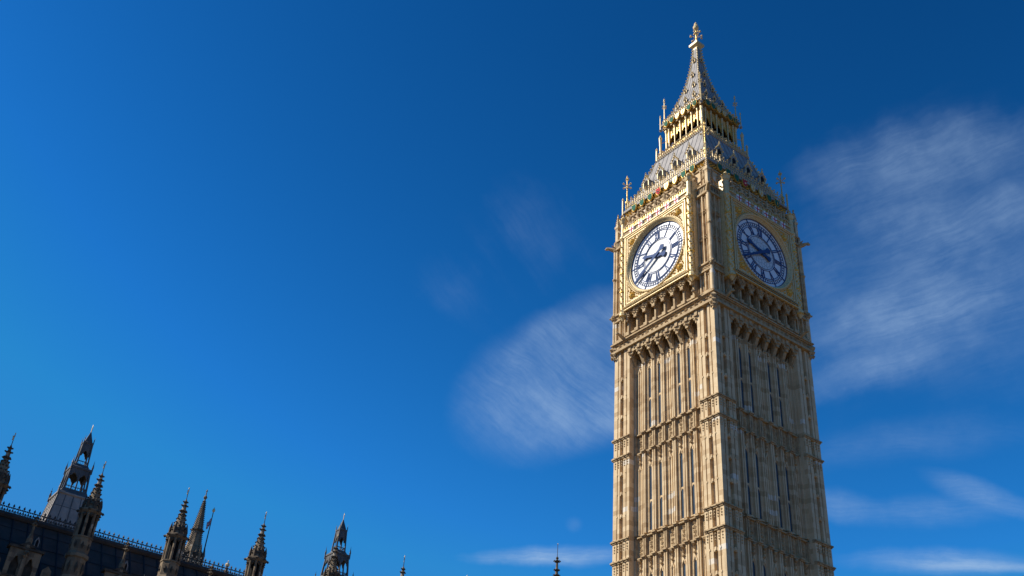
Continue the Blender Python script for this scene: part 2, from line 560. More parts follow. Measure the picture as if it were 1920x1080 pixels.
def heads(m, zt):
    """crocketed hood and finial over each bay"""
    for i in range(-3, 4):
        c = PITCHX*i
        m.knot(c, 5.6, zt-.95, .17, 4, .8)
        m.knot(c, 5.62, zt-.62, .13, 4, .8)
        m.octa(c, 5.72, zt-.30, .15, .2, .24)
        m.box(c-.05, c+.05, 5.5, 5.62, zt-1.0, zt-.1)


def carved_panels(m, za, zb):
    for i in range(-3, 4):
        c = PITCHX*i
        m.box(c-.43, c+.43, 4.95, 5.48, za, zb)
        for sx in (-1, 1):
            m.box(c+sx*.40-.03, c+sx*.40+.03, 5.48, 5.56, za+.1, zb-.1)
        h = zb-za-.35
        for k in range(4):
            m.knot(c+rnd.uniform(-.05, .05), 5.50, za+.2+h*(k+.5)/4, .21, 5, .5)
    for i in range(6):
        rib(m, (i-2.5)*PITCHX, za, zb)
    for sx in (-1, 1):
        m.box(sx*4.085-.09, sx*4.085+.09, 4.9, 5.7, za, zb)


wall = MB([STONE, CARVED])
BACK = 0.12
wall.xf = lambda p: (p[0], p[1]-BACK, p[2])
wall.box(-4.17, 4.17, 4.2, 4.94, GZ, 47.0)
cut = [(S1, 45.50, 38.6, 44.55, 41.45)]
for k in range(4):
    t = S2-TIER*k
    cut.append((t-7.25, t, t-7.1, t-1.5, t-4.6))
for z0, z1, a, b, c in cut:
    tier(wall, z0, z1, a, b, c, True)
wall.m = 1
for k in range(4):
    heads(wall, S2-TIER*k)
    carved_panels(wall, S2-TIER*k, S1-TIER*k)
# heads in the top tier under the corbels
for i in range(-3, 4):
    c = PITCHX*i
    for zz, q in ((44.85, .10), (45.1, .12), (45.32, .10)):
        wall.knot(c, 5.53, zz, q+.02, 4, .8)
    for sx in (-1, 1):
        wall.poly([(c+sx*.595, 45.5), (c+sx*.595, 46.3), (c+sx*.47, 46.15), (c+sx*.04, 45.5)], 4.95, 5.45)
wall.m = 0
wall.box(-4.17, 4.17, 4.95, 5.75, GZ, S2-TIER*3-7.25)
four(wall.build('wall', TOWER))

for z0, z1, a, b, c in cut:
    for i in (-2, -1, 1, 2):
        w_ = MB(GLASS)
        w_.box(-.159, .159, 4.9, 5.45-BACK, a+.002, b-.002)
        o = w_.build('window', TOWER)
        o.location = (PITCHX*i, 0, 0)
        four(o)

# string courses
for k in range(4):
    for zs, dz in ((S1-TIER*k, 0), (S2-TIER*k, 0)):
        s = MB(CARVED)
        s.box(-4.17, 4.17, 5.1, 5.58, zs-.08, zs+.07, .06)
        for i in range(6):
            x = (i-2.5)*PITCHX
            s.box(x-.23, x+.23, 5.1, 5.80, zs-.08, zs+.09, .05)
            s.box(x-.18, x+.18, 5.1, 5.70, zs-.18, zs-.08)
        for i in range(-3, 4):
            for q in (-.22, 0, .22):
                s.octa(PITCHX*i+q, 5.54, zs-.10, .07)
        # band round the pier, this side
        for x0, x1 in ((-5.9, -4.15), (4.15, 6.30)):
            s.box(x0, x1, 5.9, 6.30, zs-.08, zs+.10, .07)
            n = 4
            for j in range(n):
                s.octa(x0+.25+j*(x1-x0-.4)/(n-1), 6.3, zs-.08, .10)
            s.box(x0, min(x1, 6.22), 5.9, 6.22, zs-.2, zs-.10)
        four(s.build('string_course', TOWER))


# corner piers
def pier_mesh():
    p = MB([STONE, CARVED])
    p.box(4.18, 5.86, 4.18, 5.86, GZ, 48.0)
    for side in (0, 1):
        # two outer faces: side 0 faces o (front) at +x end, side 1 faces +x
        def F(a0, a1, d0, d1, z0, z1, sl=0.0):
            # a: position along the face measured from the shaft towards the corner, d: outward
            if side == 0:
                p.box(a0, a1, d0, d1, z0, z1, sl)
            else:
                p.hexa([(d0, a0, z0), (d0, a1, z0), (d1, a1, z0), (d1, a0, z0), (d0, a0, z1), (d0, a1, z1), (d1, a1, z1), (d1, a0, z1)])
        end = 6.15 if side == 0 else 5.86
        p.m = 0
        F(4.18, 4.50, 5.86, 6.15, GZ, 48)
        F(4.50, 4.60, 5.86, 5.95, GZ, 48)
        F(4.60, 4.93, 5.86, 6.15, GZ, 48)
        F(5.36, 5.60, 5.86, 6.15, GZ, 48)
        F(5.60, 5.70, 5.86, 5.95, GZ, 48)
        F(5.70, end, 5.86, 6.15, GZ, 48)
        for zz in [S1-TIER*k+q for k in range(5) for q in (1.9, 3.9, 5.7)]:
            F(4.93, 5.36, 5.86, 6.12, zz, zz+.22)
            F(5.06, 5.23, 6.0, 6.19, zz+.05, zz+.3)
            F(4.53, 4.65, 6.06, 6.2, zz+.1, zz+.24)
            F(5.59, 5.71, 6.06, 6.2, zz+.1, zz+.24)
        p.m = 1
        for k in range(5):
            for zz in (S1-TIER*k-.45, S2-TIER*k-.45):
                for a in (4.38, 4.78, 5.14, 5.52, 5.9):
                    for q, rr in ((0, .13), (-.24, .11), (-.46, .09)):
                        if side == 0:
                            p.octa(a, 6.14, zz+q, rr, rr*1.2, .1)
                        else:
                            p.octa(6.14, a, zz+q, .1, rr*1.2, rr)
    return p


four(pier_mesh().build('corner_pier', TOWER))

# corbel table
cb = MB([CARVED, BLACK])
for i in range(7):
    c = (i-3)*1.18
    cb.archwall([(c, .44, 46.12, 46.62)], c-.59, c+.59, 45.95, 47.1, 6.02, 6.16, cusp=.32)
    cb.archwall([(c, .36, 46.2, 46.7)], c-.59, c+.59, 46.0, 47.1, 5.78, 5.92, cusp=.3)
    for q in range(5):
        a = -1+2*q/4
        cb.octa(c+a*.42, 6.17, 46.28+.52*(1-abs(a)), .085)
    cb.octa(c, 6.2, 46.88, .13, .2, .1)
cb.box(-4.17, 4.17, 4.9, 5.6, 46.9, 47.1)
four(cb.build('corbel_table', TOWER))
for i in range(8):
    x = (i-3.5)*1.18
    k = MB(CARVED)
    k.profile([(5.45, 45.2), (5.62, 45.25), (5.74, 45.5), (5.98, 46.0), (6.08, 46.1), (6.26, 46.65), (6.26, 47.1), (5.45, 47.1)], -.16, .16)
    k.box(-.2, .2, 5.5, 6.32, 46.55, 46.72)
    k.octa(0, 5.66, 45.15, .15, .2)
    k.octa(0, 6.25, 46.3, .12)
    o = k.build('corbel', TOWER)
    o.location = (x, 0, 0)
    four(o)

# frieze above the corbels
fr = MB([CARVED, STONE])
H = 6.32
fr.box(-4.9, H-.12, 4.9, H-.12, 47.1, 48.35)
fr.box(-4.9, H+.10, 4.9, H+.10, 47.12, 47.34)
fr.box(-4.9, H+.02, 4.9, H+.02, 47.34, 47.44)
fr.box(-4.9, H+.14, 4.9, H+.14, 48.02, 48.24, .1)
fr.box(-4.9, H+.02, 4.9, H+.02, 47.92, 48.02)
for i in range(21):
    x = (i-10)*.6
    fr.knot(x, H-.1, 47.68, .24 if i % 2 else .16, 5, .8)
four(fr.build('frieze', TOWER))
# carved corner bosses (beasts) under and over the frieze
cbm = MB(CARVED)
for zz, rr in ((47.6, .34), (47.15, .28), (46.75, .22)):
    cbm.octa(6.32, 6.32, zz, rr, rr*1.1, rr)
    cbm.octa(6.0, 6.32, zz-.1, rr*.8, rr, rr*.6)
    cbm.octa(6.32, 6.0, zz-.1, rr*.6, rr, rr*.8)
four(cbm.build('corner_boss', TOWER))

# arcade under the dials
ar = MB([CARVED, STONE, BLACK, GLASS])
ar.m = 1
ar.box(-4.75, 4.75, 4.9, 5.55, 48.2, 51.2)
for i in range(7):
    c = (i-3)*1.18
    ar.m = 0
    ar.archwall([(c, .42, 49.85, 50.5)], c-.59, c+.59, 49.65, 50.75, 6.50, 6.66, cusp=.34)
    ar.archwall([(c, .36, 50.0, 50.7)], c-.59, c+.59, 49.8, 51.0, 5.92, 6.06, cusp=.3)
    for q in range(7):
        a = -1+2*q/6
        ar.octa(c+a*.5, 6.70, 50.08+.5*(1-abs(a)), .095)
    ar.octa(c, 6.78, 50.62, .14, .18, .14)
    ar.m = 3
    ar.box(c+.12, c+.30, 5.55, 5.575, 48.75, 50.1)
    ar.m = 2
    ar.box(c-.30, c-.12, 5.55, 5.575, 48.75, 50.1)
    ar.m = 0
    ar.box(c-.05, c+.05, 5.55, 5.72, 48.6, 50.6)
    ar.box(c-.42, c+.42, 5.9, 6.26, 48.35, 48.75, .15)
    ar.box(c-.36, c+.36, 6.26, 6.32, 48.42, 48.60)
for i in range(8):
    x = (i-3.5)*1.18
    ar.m = 0
    ar.box(x-.17, x+.17, 5.5, 6.26, 48.24, 50.3)
    ar.box(x-.09, x+.09, 6.26, 6.40, 48.24, 50.2)
    ar.box(x-.22, x+.22, 5.5, 6.52, 48.24, 48.75, .15)
    ar.octa(x, 6.34, 49.75, .14)
    ar.profile([(6.0, 49.6), (6.34, 49.7), (6.62, 50.1), (6.78, 50.75), (6.0, 50.75)], x-.14, x+.14)
    ar.octa(x, 6.50, 49.75, .15, .18, .15)
    ar.octa(x, 6.78, 50.3, .12, .15, .12)
four(ar.build('arcade', TOWER))


# piers beside the dials (clock stage) and above
def stage_pier():
    p = MB([STONE, CARVED, BLACK])
    p.box(4.75, 5.98, 4.75, 5.98, 48.2, 60.0)
    for side in (0, 1):
        def F(a0, a1, d0, d1, z0, z1):
            if side == 0:
                p.box(a0, a1, d0, d1, z0, z1)
            else:
                p.hexa([(d0, a0, z0), (d0, a1, z0), (d1, a1, z0), (d1, a0, z0), (d0, a0, z1), (d0, a1, z1), (d1, a1, z1), (d1, a0, z1)])

        def K(a, d, z, r, n=5):
            for k in range(n):
                t = 2*math.pi*k/n
                aa, zz = a+r*.6*math.cos(t), z+r*.6*math.sin(t)
                if side == 0:
                    p.octa(aa, d, zz, r*.4, r*.4, r*.5)
                else:
                    p.octa(d, aa, zz, r*.5, r*.4, r*.4)
        end = 6.24 if side == 0 else 5.98
        p.m = 0
        for z0, z1 in ((48.35, 50.55), (51.35, 59.0)):
            F(4.75, 4.86, 5.98, 6.20, z0, z1)
            F(5.08, 5.14, 5.98, 6.13, z0, z1)
            F(5.36, 5.46, 5.98, 6.24, z0, z1)
            F(5.66, 5.72, 5.98, 6.13, z0, z1)
            F(5.92, end, 5.98, 6.24, z0, z1)
        F(5.14, 5.36, 5.98, 6.0, 51.35, 59.0)
        p.m = 1
        for z in (54.2, 57.0):
            for a in (5.11, 5.69):
                K(a, 6.15, z, .30)
        for z in (50.15, 58.6):
            for a in (4.97, 5.25, 5.56, 5.82):
                K(a, 6.13, z, .16, 4)
        F(4.75, end, 5.98, 6.2, 50.55, 51.35)
        F(4.72, end+.06 if side == 0 else end, 5.98, 6.32, 50.5, 50.64)
        F(4.72, end+.06 if side == 0 else end, 5.98, 6.34, 51.22, 51.38)
        for j in range(5):
            K(4.95+j*.27, 6.2, 50.94, .17, 4)
        # parapet with a row of little slots
        F(4.72, end+.06 if side == 0 else end, 5.98, 6.36, 58.95, 59.12)
        F(4.75, end, 5.98, 6.2, 59.12, 60.0)
        F(4.72, end+.04 if side == 0 else end, 5.98, 6.32, 59.92, 60.08)
        p.m = 2
        for j in range(6):
            F(4.88+j*.21, 4.99+j*.21, 6.2, 6.206, 59.38, 59.82)
        p.m = 1
        F(4.72, end+.02 if side == 0 else end, 5.98, 6.28, 48.3, 48.5)
    p.m = 0
    p.lathe([(.15, 48.3), (.15, 59.9)], 6.22, 6.22, 8)
    p.m = 1
    for z in (50.95, 51.3, 55.5, 59.0):
        p.lathe([(.17, z-.15), (.24, z-.05), (.24, z+.05), (.17, z+.15)], 6.22, 6.22, 8)
    return p


four(stage_pier().build('corner_pier', TOWER))

# gilded clock frame
cf = MB([GOLDSTONE, GOLD, CARVED, PALEGOLD])
NSEG = 64
D0 = 6.95                     # frame face
sq = 4.06


def ring_to_square(m, r, half, o, zc):
    a, b = [], []
    for k in range(NSEG):
        t = 2*math.pi*k/NSEG
        c, s_ = math.cos(t), math.sin(t)
        q = half/max(abs(c), abs(s_))
        a.append(m.P((r*c, o, zc+r*s_)))
        b.append(m.P((q*c, o, zc+q*s_)))
    for k in range(NSEG):
        j = (k+1) % NSEG
        m.face((a[k], a[j], b[j], b[k]))


def band(m, prof, zc, n=NSEG):
    """rim turned about the dial axis: prof = (radius, depth)"""
    rr = [[m.P((r*math.cos(2*math.pi*k/n), o, zc+r*math.sin(2*math.pi*k/n))) for k in range(n)] for r, o in prof]
    for a, b in zip(rr, rr[1:]):
        for k in range(n):
            j = (k+1) % n
            m.face((a[k], a[j], b[j], b[k]))


cf.m = 0
ring_to_square(cf, 3.72, sq, D0-.08, 55)
for sx in (-1, 1):
    cf.box(min(sx*sq, sx*(sq-.001)), max(sx*sq, sx*(sq-.001)), 5.5, D0-.081, 50.94, 59.06)
cf.box(-sq, sq, 5.5, D0-.081, 59.05, 59.06)
cf.m = 3
band(cf, [(3.84, D0-.08), (3.84, D0+.05), (3.74, D0+.08), (3.66, D0+.02), (3.62, D0-.1), (3.56, D0-.12), (3.52, 6.75), (3.46, 6.72), (3.46, 6.5)], 55)
for r_, w_, o_ in ((3.98, .07, D0+.03), (3.72, .05, D0-.0)):
    for sx in (-1, 1):
        cf.box(sx*r_-w_, sx*r_+w_, D0-.08, o_, 55-r_-w_, 55+r_+w_)
        cf.box(-r_+w_, r_-w_, D0-.08, o_, 55+sx*r_-w_, 55+sx*r_+w_)
cf.m = 1
for k in range(96):
    t = 2*math.pi*k/96
    cf.octa(3.79*math.cos(t), D0+.07, 55+3.79*math.sin(t), .055)
# scrolls in the spandrels
for sx in (-1, 1):
    for sz in (-1, 1):
        for k in range(12):
            t = R(20+50*k/11)
            rr = 3.98+.0
            x, z = rr*math.cos(t), rr*math.sin(t)
            if max(x, z) < 3.6:
                cf.octa(sx*x, D0-.04, 55+sz*z, .09)
        for k in range(26):
            x, z = rnd.uniform(2.1, 3.6), rnd.uniform(2.1, 3.6)
            if math.hypot(x, z) > 4.0 and math.hypot(x-3.08, z-3.08) > .42:
                cf.octa(sx*x, D0-.06, 55+sz*z, rnd.uniform(.07, .12), None, .1)
four(cf.build('clock_frame', TOWER))

# heavy gold cornice and inscription under the dial
gc = MB([PALEGOLD, GOLD, GOLDSTONE])
gc.box(-4.06, 4.06, 5.5, 6.86, 50.72, 50.96)
gc.m = 2
gc.profile([(5.56, 50.50), (6.5, 50.72), (5.56, 50.72)], -4.06, 4.06)
gc.m = 0
gc.box(-4.1, 4.1, 6.8, 6.98, 50.64, 50.74)
gc.box(-4.1, 4.1, 6.8, 6.98, 50.97, 51.06)
gc.m = 1
for i in range(34):
    gc.octa((i-16.5)*.24, 6.96, 50.64, .07)
four(gc.build('gilded_cornice', TOWER))


def text_mesh(body, size):
    cu = bpy.data.curves.new('inscription', 'FONT')
    cu.body = body
    cu.size = size
    cu.extrude = 0.012
    cu.align_x = 'CENTER'
    o = bpy.data.objects.new('inscription', cu)
    COL.objects.link(o)
    me = bpy.data.meshes.new_from_object(o.evaluated_get(bpy.context.evaluated_depsgraph_get()))
    bpy.data.objects.remove(o)
    me.materials.clear()
    me.materials.append(BLACK)
    for v in me.vertices:
        x, y, z = v.co
        v.co = (x, -z, y)
    return me


ins = obj('inscription', text_mesh('DOMINE SALVAM FAC REGINAM NOSTRAM VICTORIAM PRIMAM', .255), TOWER)
ins.location = (0, -6.875, 50.745)
four(ins)

# corner roses of the frame
for sx in (-1, 1):
    for sz in (-1, 1):
        k = MB([GOLD])
        k.ball(0, 0, 0, .2)
        for j in range(8):
            t = 2*math.pi*j/8
            k.octa(.27*math.cos(t), 0, .27*math.sin(t), .13, None, .14)
        o = k.build('gilded_rose', TOWER)
        o.location = (sx*3.08, -(D0-.03), 55+sz*3.08)
        four(o)

# gilded columns either side
for sx in (-1, 1):
    k = MB([PALEGOLD, GOLD])
    k.lathe([(.06, 49.75), (.2, 50.0), (.34, 50.25), (.34, 50.45), (.26, 50.6), (.25, 59.0), (.35, 59.15), (.35, 59.32), (.24, 59.45),
             (.23, 60.9), (.3, 61.0), (.42, 61.35), (.42, 61.5), (.26, 61.6), (.12, 61.9), (.0, 62.05)], 0, 0, 8)
    k.m = 1
    for z in (52.9, 55.0, 57.1):
        k.lathe([(.26, z-.12), (.33, z-.06), (.33, z+.06), (.26, z+.12)], 0, 0, 8)
    z, j = 50.8, 0
    while z < 58.9:
        for q in range(4):
            t = 2*math.pi*q/4 + j*.5
            k.octa(.25*math.cos(t), .25*math.sin(t), z, .10, .13)
        z += .26
        j += 1
    for q in range(8):
        t = 2*math.pi*q/8
        k.octa(.4*math.cos(t), .4*math.sin(t), 61.42, .12)
        k.octa(.3*math.cos(t), .3*math.sin(t), 50.2, .12)
    k.m = 0
    k.box(-.28, .28, -1.3, -.15, 50.3, 61.0)
    o = k.build('gilded_column', TOWER)
    o.location = (sx*4.42, -6.80, 0)
    four(o)


# dial
def dial_parts():
    d = MB(DIAL)
    ring = [d.P((3.47*math.cos(2*math.pi*k/72), 0, 3.47*math.sin(2*math.pi*k/72))) for k in range(72)]
    back = [d.P((3.47*math.cos(2*math.pi*k/72), -.08, 3.47*math.sin(2*math.pi*k/72))) for k in range(72)]
    d.face(ring)
    d.face(back)
    for k in range(72):
        d.face((ring[k], ring[(k+1) % 72], back[(k+1) % 72], back[k]))
    dial = d.build('clock_dial', TOWER, (0, -6.56, 55))
    n = MB(BLUE)

    def ann(r0, r1, h=.045, seg=96):
        band(n, [(r0, .0), (r0, h), (r1, h), (r1, .0)], 0, seg)
    for r0, r1 in ((3.39, 3.46), (3.07, 3.11), (2.79, 2.82), (2.63, 2.69), (1.81, 1.85), (1.67, 1.70)):
        ann(r0, r1)

    def bar(t, ra, rb, w, off0=0.0, off1=0.0, h=.05):
        # t clockwise from twelve; off: sideways shift of either end
        rad = Vector((math.sin(t), 0, math.cos(t)))
        tan = Vector((math.cos(t), 0, -math.sin(t)))
        q = []
        for oo in (0.0, h):
            for r_, of, sg in ((ra, off0, -1), (ra, off0, 1), (rb, off1, 1), (rb, off1, -1)):
                v = rad*r_ + tan*(of+sg*w/2)
                q.append((v.x, oo, v.z))
        n.hexa(q)
    for k in range(60):
        t = 2*math.pi*k/60
        if k % 5:
            bar(t, 2.82, 3.08, .042)
        else:
            bar(t, 2.66, 3.40, .085)
            n.octa(3.1*math.sin(t), .03, 3.1*math.cos(t), .13, .13, .05)
    NUM = ['XII', 'I', 'II', 'III', 'IV', 'V', 'VI', 'VII', 'VIII', 'IX', 'X', 'XI']
    wid = {'I': .17, 'V': .36, 'X': .36}
    for k, s_ in enumerate(NUM):
        t = 2*math.pi*k/12
        tot = sum(wid[c] for c in s_)
        x = -tot/2
        for c in s_:
            m_ = x+wid[c]/2
            if c == 'I':
                bar(t, 1.84, 2.64, .085, m_, m_)
            elif c == 'V':
                bar(t, 1.84, 2.64, .10, m_, m_-.14)
                bar(t, 1.84, 2.64, .05, m_, m_+.14)
            else:
                bar(t, 1.84, 2.64, .10, m_+.14, m_-.14)
                bar(t, 1.84, 2.64, .05, m_-.14, m_+.14)
            x += wid[c]
    n.build('numeral_ring', dial)

    def hand(name, t, outline, o0, o1):
        hm = MB(BLUE)
        rad = (math.sin(t), math.cos(t))
        tan = (math.cos(t), -math.sin(t))
        pts = [(r_*rad[0]+s_*tan[0], r_*rad[1]+s_*tan[1]) for r_, s_ in outline]
        hm.poly(pts, o0, o1)
        if name == 'hour_hand':
            hm.lathe([(.0, 0), (.22, 0)], 0, 0, 12)
            hm.v, hm.f, hm.mi = hm.v[:len(pts)*2], hm.f[:len(pts)+2], hm.mi[:len(pts)+2]
        hm.build(name, dial)

    def sym(half):
        return [(r_, s_) for r_, s_ in half] + [(r_, -s_) for r_, s_ in reversed(half)]
    hand('hour_hand', R(288.5), sym([(2.05, .0), (1.75, .15), (1.55, .30), (1.42, .16), (1.3, .12), (.5, .13), (.25, .24),
                                     (-.25, .24), (-.5, .15), (-.75, .16), (-.95, .30), (-1.12, .22), (-1.2, .05)]), .10, .16)
    hand('minute_hand', R(238), sym([(3.42, .03), (3.3, .07), (1.2, .11), (.3, .14), (-.3, .15), (-.55, .14),
                                     (-.75, .26), (-.95, .32), (-1.12, .14), (-1.2, .02)]), .20, .25)
    return dial


four(dial_parts())


# small heater shields
def shield_outline(w, h):
    return [(-w/2, h/2), (w/2, h/2), (w/2, -.05*h), (w*.3, -.34*h), (0, -h/2), (-w*.3, -.34*h), (-w/2, -.05*h)]


def cross_shield():
    s = MB(WHITE)
    s.poly(shield_outline(.56, .76), -.2, .08)
    root = s.build('cross_shield', TOWER)
    c = MB(RED)
    c.box(-.05, .05, .08, .095, -.32, .36)
    c.box(-.27, -.05, .08, .095, .02, .12)
    c.box(.05, .27, .08, .095, .02, .12)
    c.build('red_cross', root)
    return root


for i in range(6):
    o = cross_shield()
    o.location = ((i-2.5)*1.2, -6.98, 59.42)
    four(o)

# parapet above the dial: gold tracery with a wavy top
pp = MB([GOLDSTONE, GOLD, CARVED, PALEGOLD, BLACK])
pp.m = 2
pp.box(-4.2, 4.2, 5.2, 6.86, 59.06, 59.86)
pp.m = 3
pp.box(-4.2, 4.2, 6.86, 7.06, 59.06, 59.18)
pp.box(-4.2, 4.2, 6.5, 6.96, 59.80, 59.92)
pp.m = 2


def wave(x):
    return 60.62 - .26*(0.5-0.5*math.cos(2*math.pi*(x)/1.2))**1.0


xs = [i*.1-4.2 for i in range(85)]
for k in range(len(xs)-1):
    a, b = xs[k], xs[k+1]
    pp.m = 2
    pp.hexa([(a, 6.6, wave(a)-.16), (b, 6.6, wave(b)-.16), (b, 6.95, wave(b)-.16), (a, 6.95, wave(a)-.16),
             (a, 6.6, wave(a)), (b, 6.6, wave(b)), (b, 6.95, wave(b)), (a, 6.95, wave(a))])
pp.m = 4
pp.box(-4.2, 4.2, 6.6, 6.72, 59.92, 60.3)
for i in range(35):
    x = (i-17)*.24
    pp.m = 1 if i % 5 in (0, 1) else 3
    pp.box(x-.055, x+.055, 6.72, 6.9, 59.9, wave(x)-.1)
for i in range(8):
    x = (i-3.5)*1.2
    pp.m = 1
    pp.poly([(x-.22, 60.1), (x, 59.86), (x+.22, 60.1), (x, 60.36)], 6.85, 6.93)
    pp.m = 2
pp.m = 2
for i in range(7):
    x = (i-3)*1.2
    pp.lathe([(.10, 60.5), (.13, 60.7), (.07, 60.85), (.14, 61.05), (.15, 61.2), (.06, 61.4), (.1, 61.5), (.0, 61.7)], x, 6.76, 6)
four(pp.build('parapet', TOWER))

# belfry stage behind the parapet
bf = MB([STONE, LOUVRE, CARVED, BLACK])
bf.m = 3
bf.box(-4.75, 4.75, 3.0, 4.9, 59.9, 63.0)
bf.m = 1
for i in range(7):
    c = (i-3)*1.17
    for k in range(9):
        z = 60.3+k*.27
        bf.hexa([(c-.42, 4.95, z+.2), (c+.42, 4.95, z+.2), (c+.42, 5.2, z), (c-.42, 5.2, z),
                 (c-.42, 4.95, z+.24), (c+.42, 4.95, z+.24), (c+.42, 5.2, z+.04), (c-.42, 5.2, z+.04)])
bf.m = 0
ops = [((i-3)*1.17, .44, 61.75, 62.5) for i in range(7)]
bf.archwall(ops, -4.75, 4.75, 60.0, 62.95, 5.2, 5.5)
bf.m = 2
for i in range(7):
    c = (i-3)*1.17
    bf.archwall([(c, .36, 61.8, 62.4)], c-.46, c+.46, 61.6, 62.6, 5.14, 5.3, cusp=.3)
    for sx in (-1, 1):
        pts = [(c+sx*.46*a, 61.75+.82*((1-a**1.7)**.8)) for a in (1, .9, .75, .55, .3, 0)]
        bf.tube([(x, 5.52, z) for x, z in pts], .055, 4)
for i in range(8):
    x = (i-3.5)*1.17
    bf.box(x-.09, x+.09, 5.5, 5.72, 60, 62.4)
    bf.octa(x, 5.74, 62.35, .15, .2)
    bf.lathe([(.10, 61.2), (.14, 61.5), (.08, 61.7), (.12, 61.85), (0, 62.1)], x, 5.82, 6)
four(bf.build('belfry', TOWER))


def belfry_pier():
    p = MB([STONE, CARVED, BLACK])
    p.box(4.7, 5.46, 4.7, 5.46, 59.9, 63.0)
    for side in (0, 1):
        def F(a0, a1, d0, d1, z0, z1):
            if side == 0:
                p.box(a0, a1, d0, d1, z0, z1)
            else:
                p.hexa([(d0, a0, z0), (d0, a1, z0), (d1, a1, z0), (d1, a0, z0), (d0, a0, z1), (d0, a1, z1), (d1, a1, z1), (d1, a0, z1)])
        end = 5.60 if side == 0 else 5.46
        p.m = 0
        for a, b in ((4.7, 4.80), (5.08, 5.17), (5.42, end)):
            F(a, b, 5.46, 5.60, 60.0, 62.9)
        p.m = 1
        F(4.7, end, 5.46, 5.64, 60.05, 60.5)
        for a in (4.94, 5.30):
            for q in (-.13, 0, .13):
                if side == 0:
                    p.octa(a+q, 5.53, 62.5+(.1 if q == 0 else 0), .13, .2, .12)
                else:
                    p.octa(5.53, a+q, 62.5+(.1 if q == 0 else 0), .12, .2, .13)
            F(a-.03, a+.03, 5.46, 5.54, 60.5, 62.3)
    return p


four(belfry_pier().build('corner_pier', TOWER))

# eaves: gold carved band with coloured shields
ev = MB([GOLD, LEAD, CARVED, UMBER])
E_ = 5.62
ev.m = 2
ev.box(-4.5, E_, 4.5, E_, 62.75, 62.9)
ev.m = 3
ev.box(-4.5, E_-.08, 4.5, E_-.08, 62.9, 63.62)
ev.m = 1
ev.box(-4.5, E_+.12, 4.5, E_+.12, 63.62, 63.92, .06)
ev.m = 0
for i in range(54):
    x = (i-26.5)*.205
    ev.octa(x, E_-.04, 63.1+.13*(i % 2)+rnd.uniform(-.04, .04), .11, .12, .12)
    ev.octa(x+.08, E_-.04, 63.45-.1*(i % 2)+rnd.uniform(-.04, .04), .10, .11, .12)
four(ev.build('gilded_eaves', TOWER))


def arms(w, h, m, boss):
    s = MB([GOLD, m, boss])
    s.poly(shield_outline(w, h), -.1, .05)
    s.m = 1
    s.poly([(x*.90, z*.91) for x, z in shield_outline(w, h)], .05, .075)
    s.m = 2
    if boss is WHITE:
        s.lathe([(.0, -.13), (.13, -.02), (0, .1)], 0, .07, 8)
    elif boss is GOLD:
        for q in range(3):
            s.octa(0, .08, -.15+.15*q, .07)
    return s


seq = [(GREEN, RED), (GREEN, GREEN), (GREEN, GREEN), (RED, WHITE), (PALEGOLD, GOLD), (PALEGOLD, GOLD), (GREEN, GREEN), (GREEN, GOLD)]
for i in range(8):
    o = arms(.62, .86, *seq[i]).build('painted_shield', TOWER)
    o.location = ((i-3.5)*1.14, -(E_+.16), 63.36)
    four(o)


# cresting of gilded fleurons
def cresting(half, o, z, step, h, name):
    c = MB([PALEGOLD, IRON])
    n = int(2*half/step)
    c.m = 1
    c.box(-half, half, o-.03, o+.03, z, z+.06)
    c.box(-half, half, o-.02, o+.02, z+h*.42, z+h*.42+.04)
    c.m = 0
    for i in range(n):
        x = -half+step*(i+.5)
        tall = h*(1.0 if i % 2 else .72)
        c.box(x-.022, x+.022, o-.022, o+.022, z, z+tall)
        c.octa(x, o, z+tall, .12, .14)
        c.octa(x, o, z+h*.22, .10, .10)
        c.octa(x+step/2, o, z+h*.45, .085, .085)
        if i % 2:
            c.octa(x, o, z+tall*.8, .10, .07)
    return c.build(name, TOWER)


four(cresting(5.55, 5.58, 63.92, .255, 1.28, 'cresting'))

# lower roof
PROF = [(5.35, 63.9), (5.1, 64.6), (4.72, 65.8), (4.28, 67.2), (3.78, 68.8), (3.36, 70.2)]


def hw(prof, z):
    for (h0, z0), (h1, z1) in zip(prof, prof[1:]):
        if z <= z1:
            t = (z-z0)/(z1-z0)
            return h0+(h1-h0)*t
    return prof[-1][0]


def roof(prof, step, name, roll=.035):
    m = MB([LEAD, LEADROLL])
    m.square(prof)
    base = m.build(name, TOWER)
    q = MB([LEADROLL])
    n = int(prof[0][0]/step)
    for i in range(-n, n+1):
        x = step*i
        pts = []
        for k in range(41):
            z = prof[0][1]+(prof[-1][1]-prof[0][1])*k/40
            h = hw(prof, z)
            if h < abs(x)+.02:
                break
            pts.append((x, h+.01, z))
        if len(pts) > 1:
            q.tube(pts, roll, 4)
    four(q.build('lead_rolls', base))
    return base


roof(PROF, .70, 'lower_roof', .03)


def hip(prof, name, step, r):
    m = MB(PALEGOLD)
    pts = []
    z = prof[0][1]
    while z < prof[-1][1]:
        h = hw(prof, z)
        pts.append((h, h, z))
        m.octa(h+.09, h+.09, z+.05, r, r*1.2, r)
        z += step
    h = hw(prof, prof[-1][1])
    pts.append((h, h, prof[-1][1]))
    m.tube(pts, .075, 6)
    return four(m.build(name, TOWER))


hip(PROF, 'crocketed_hip', .42, .14)


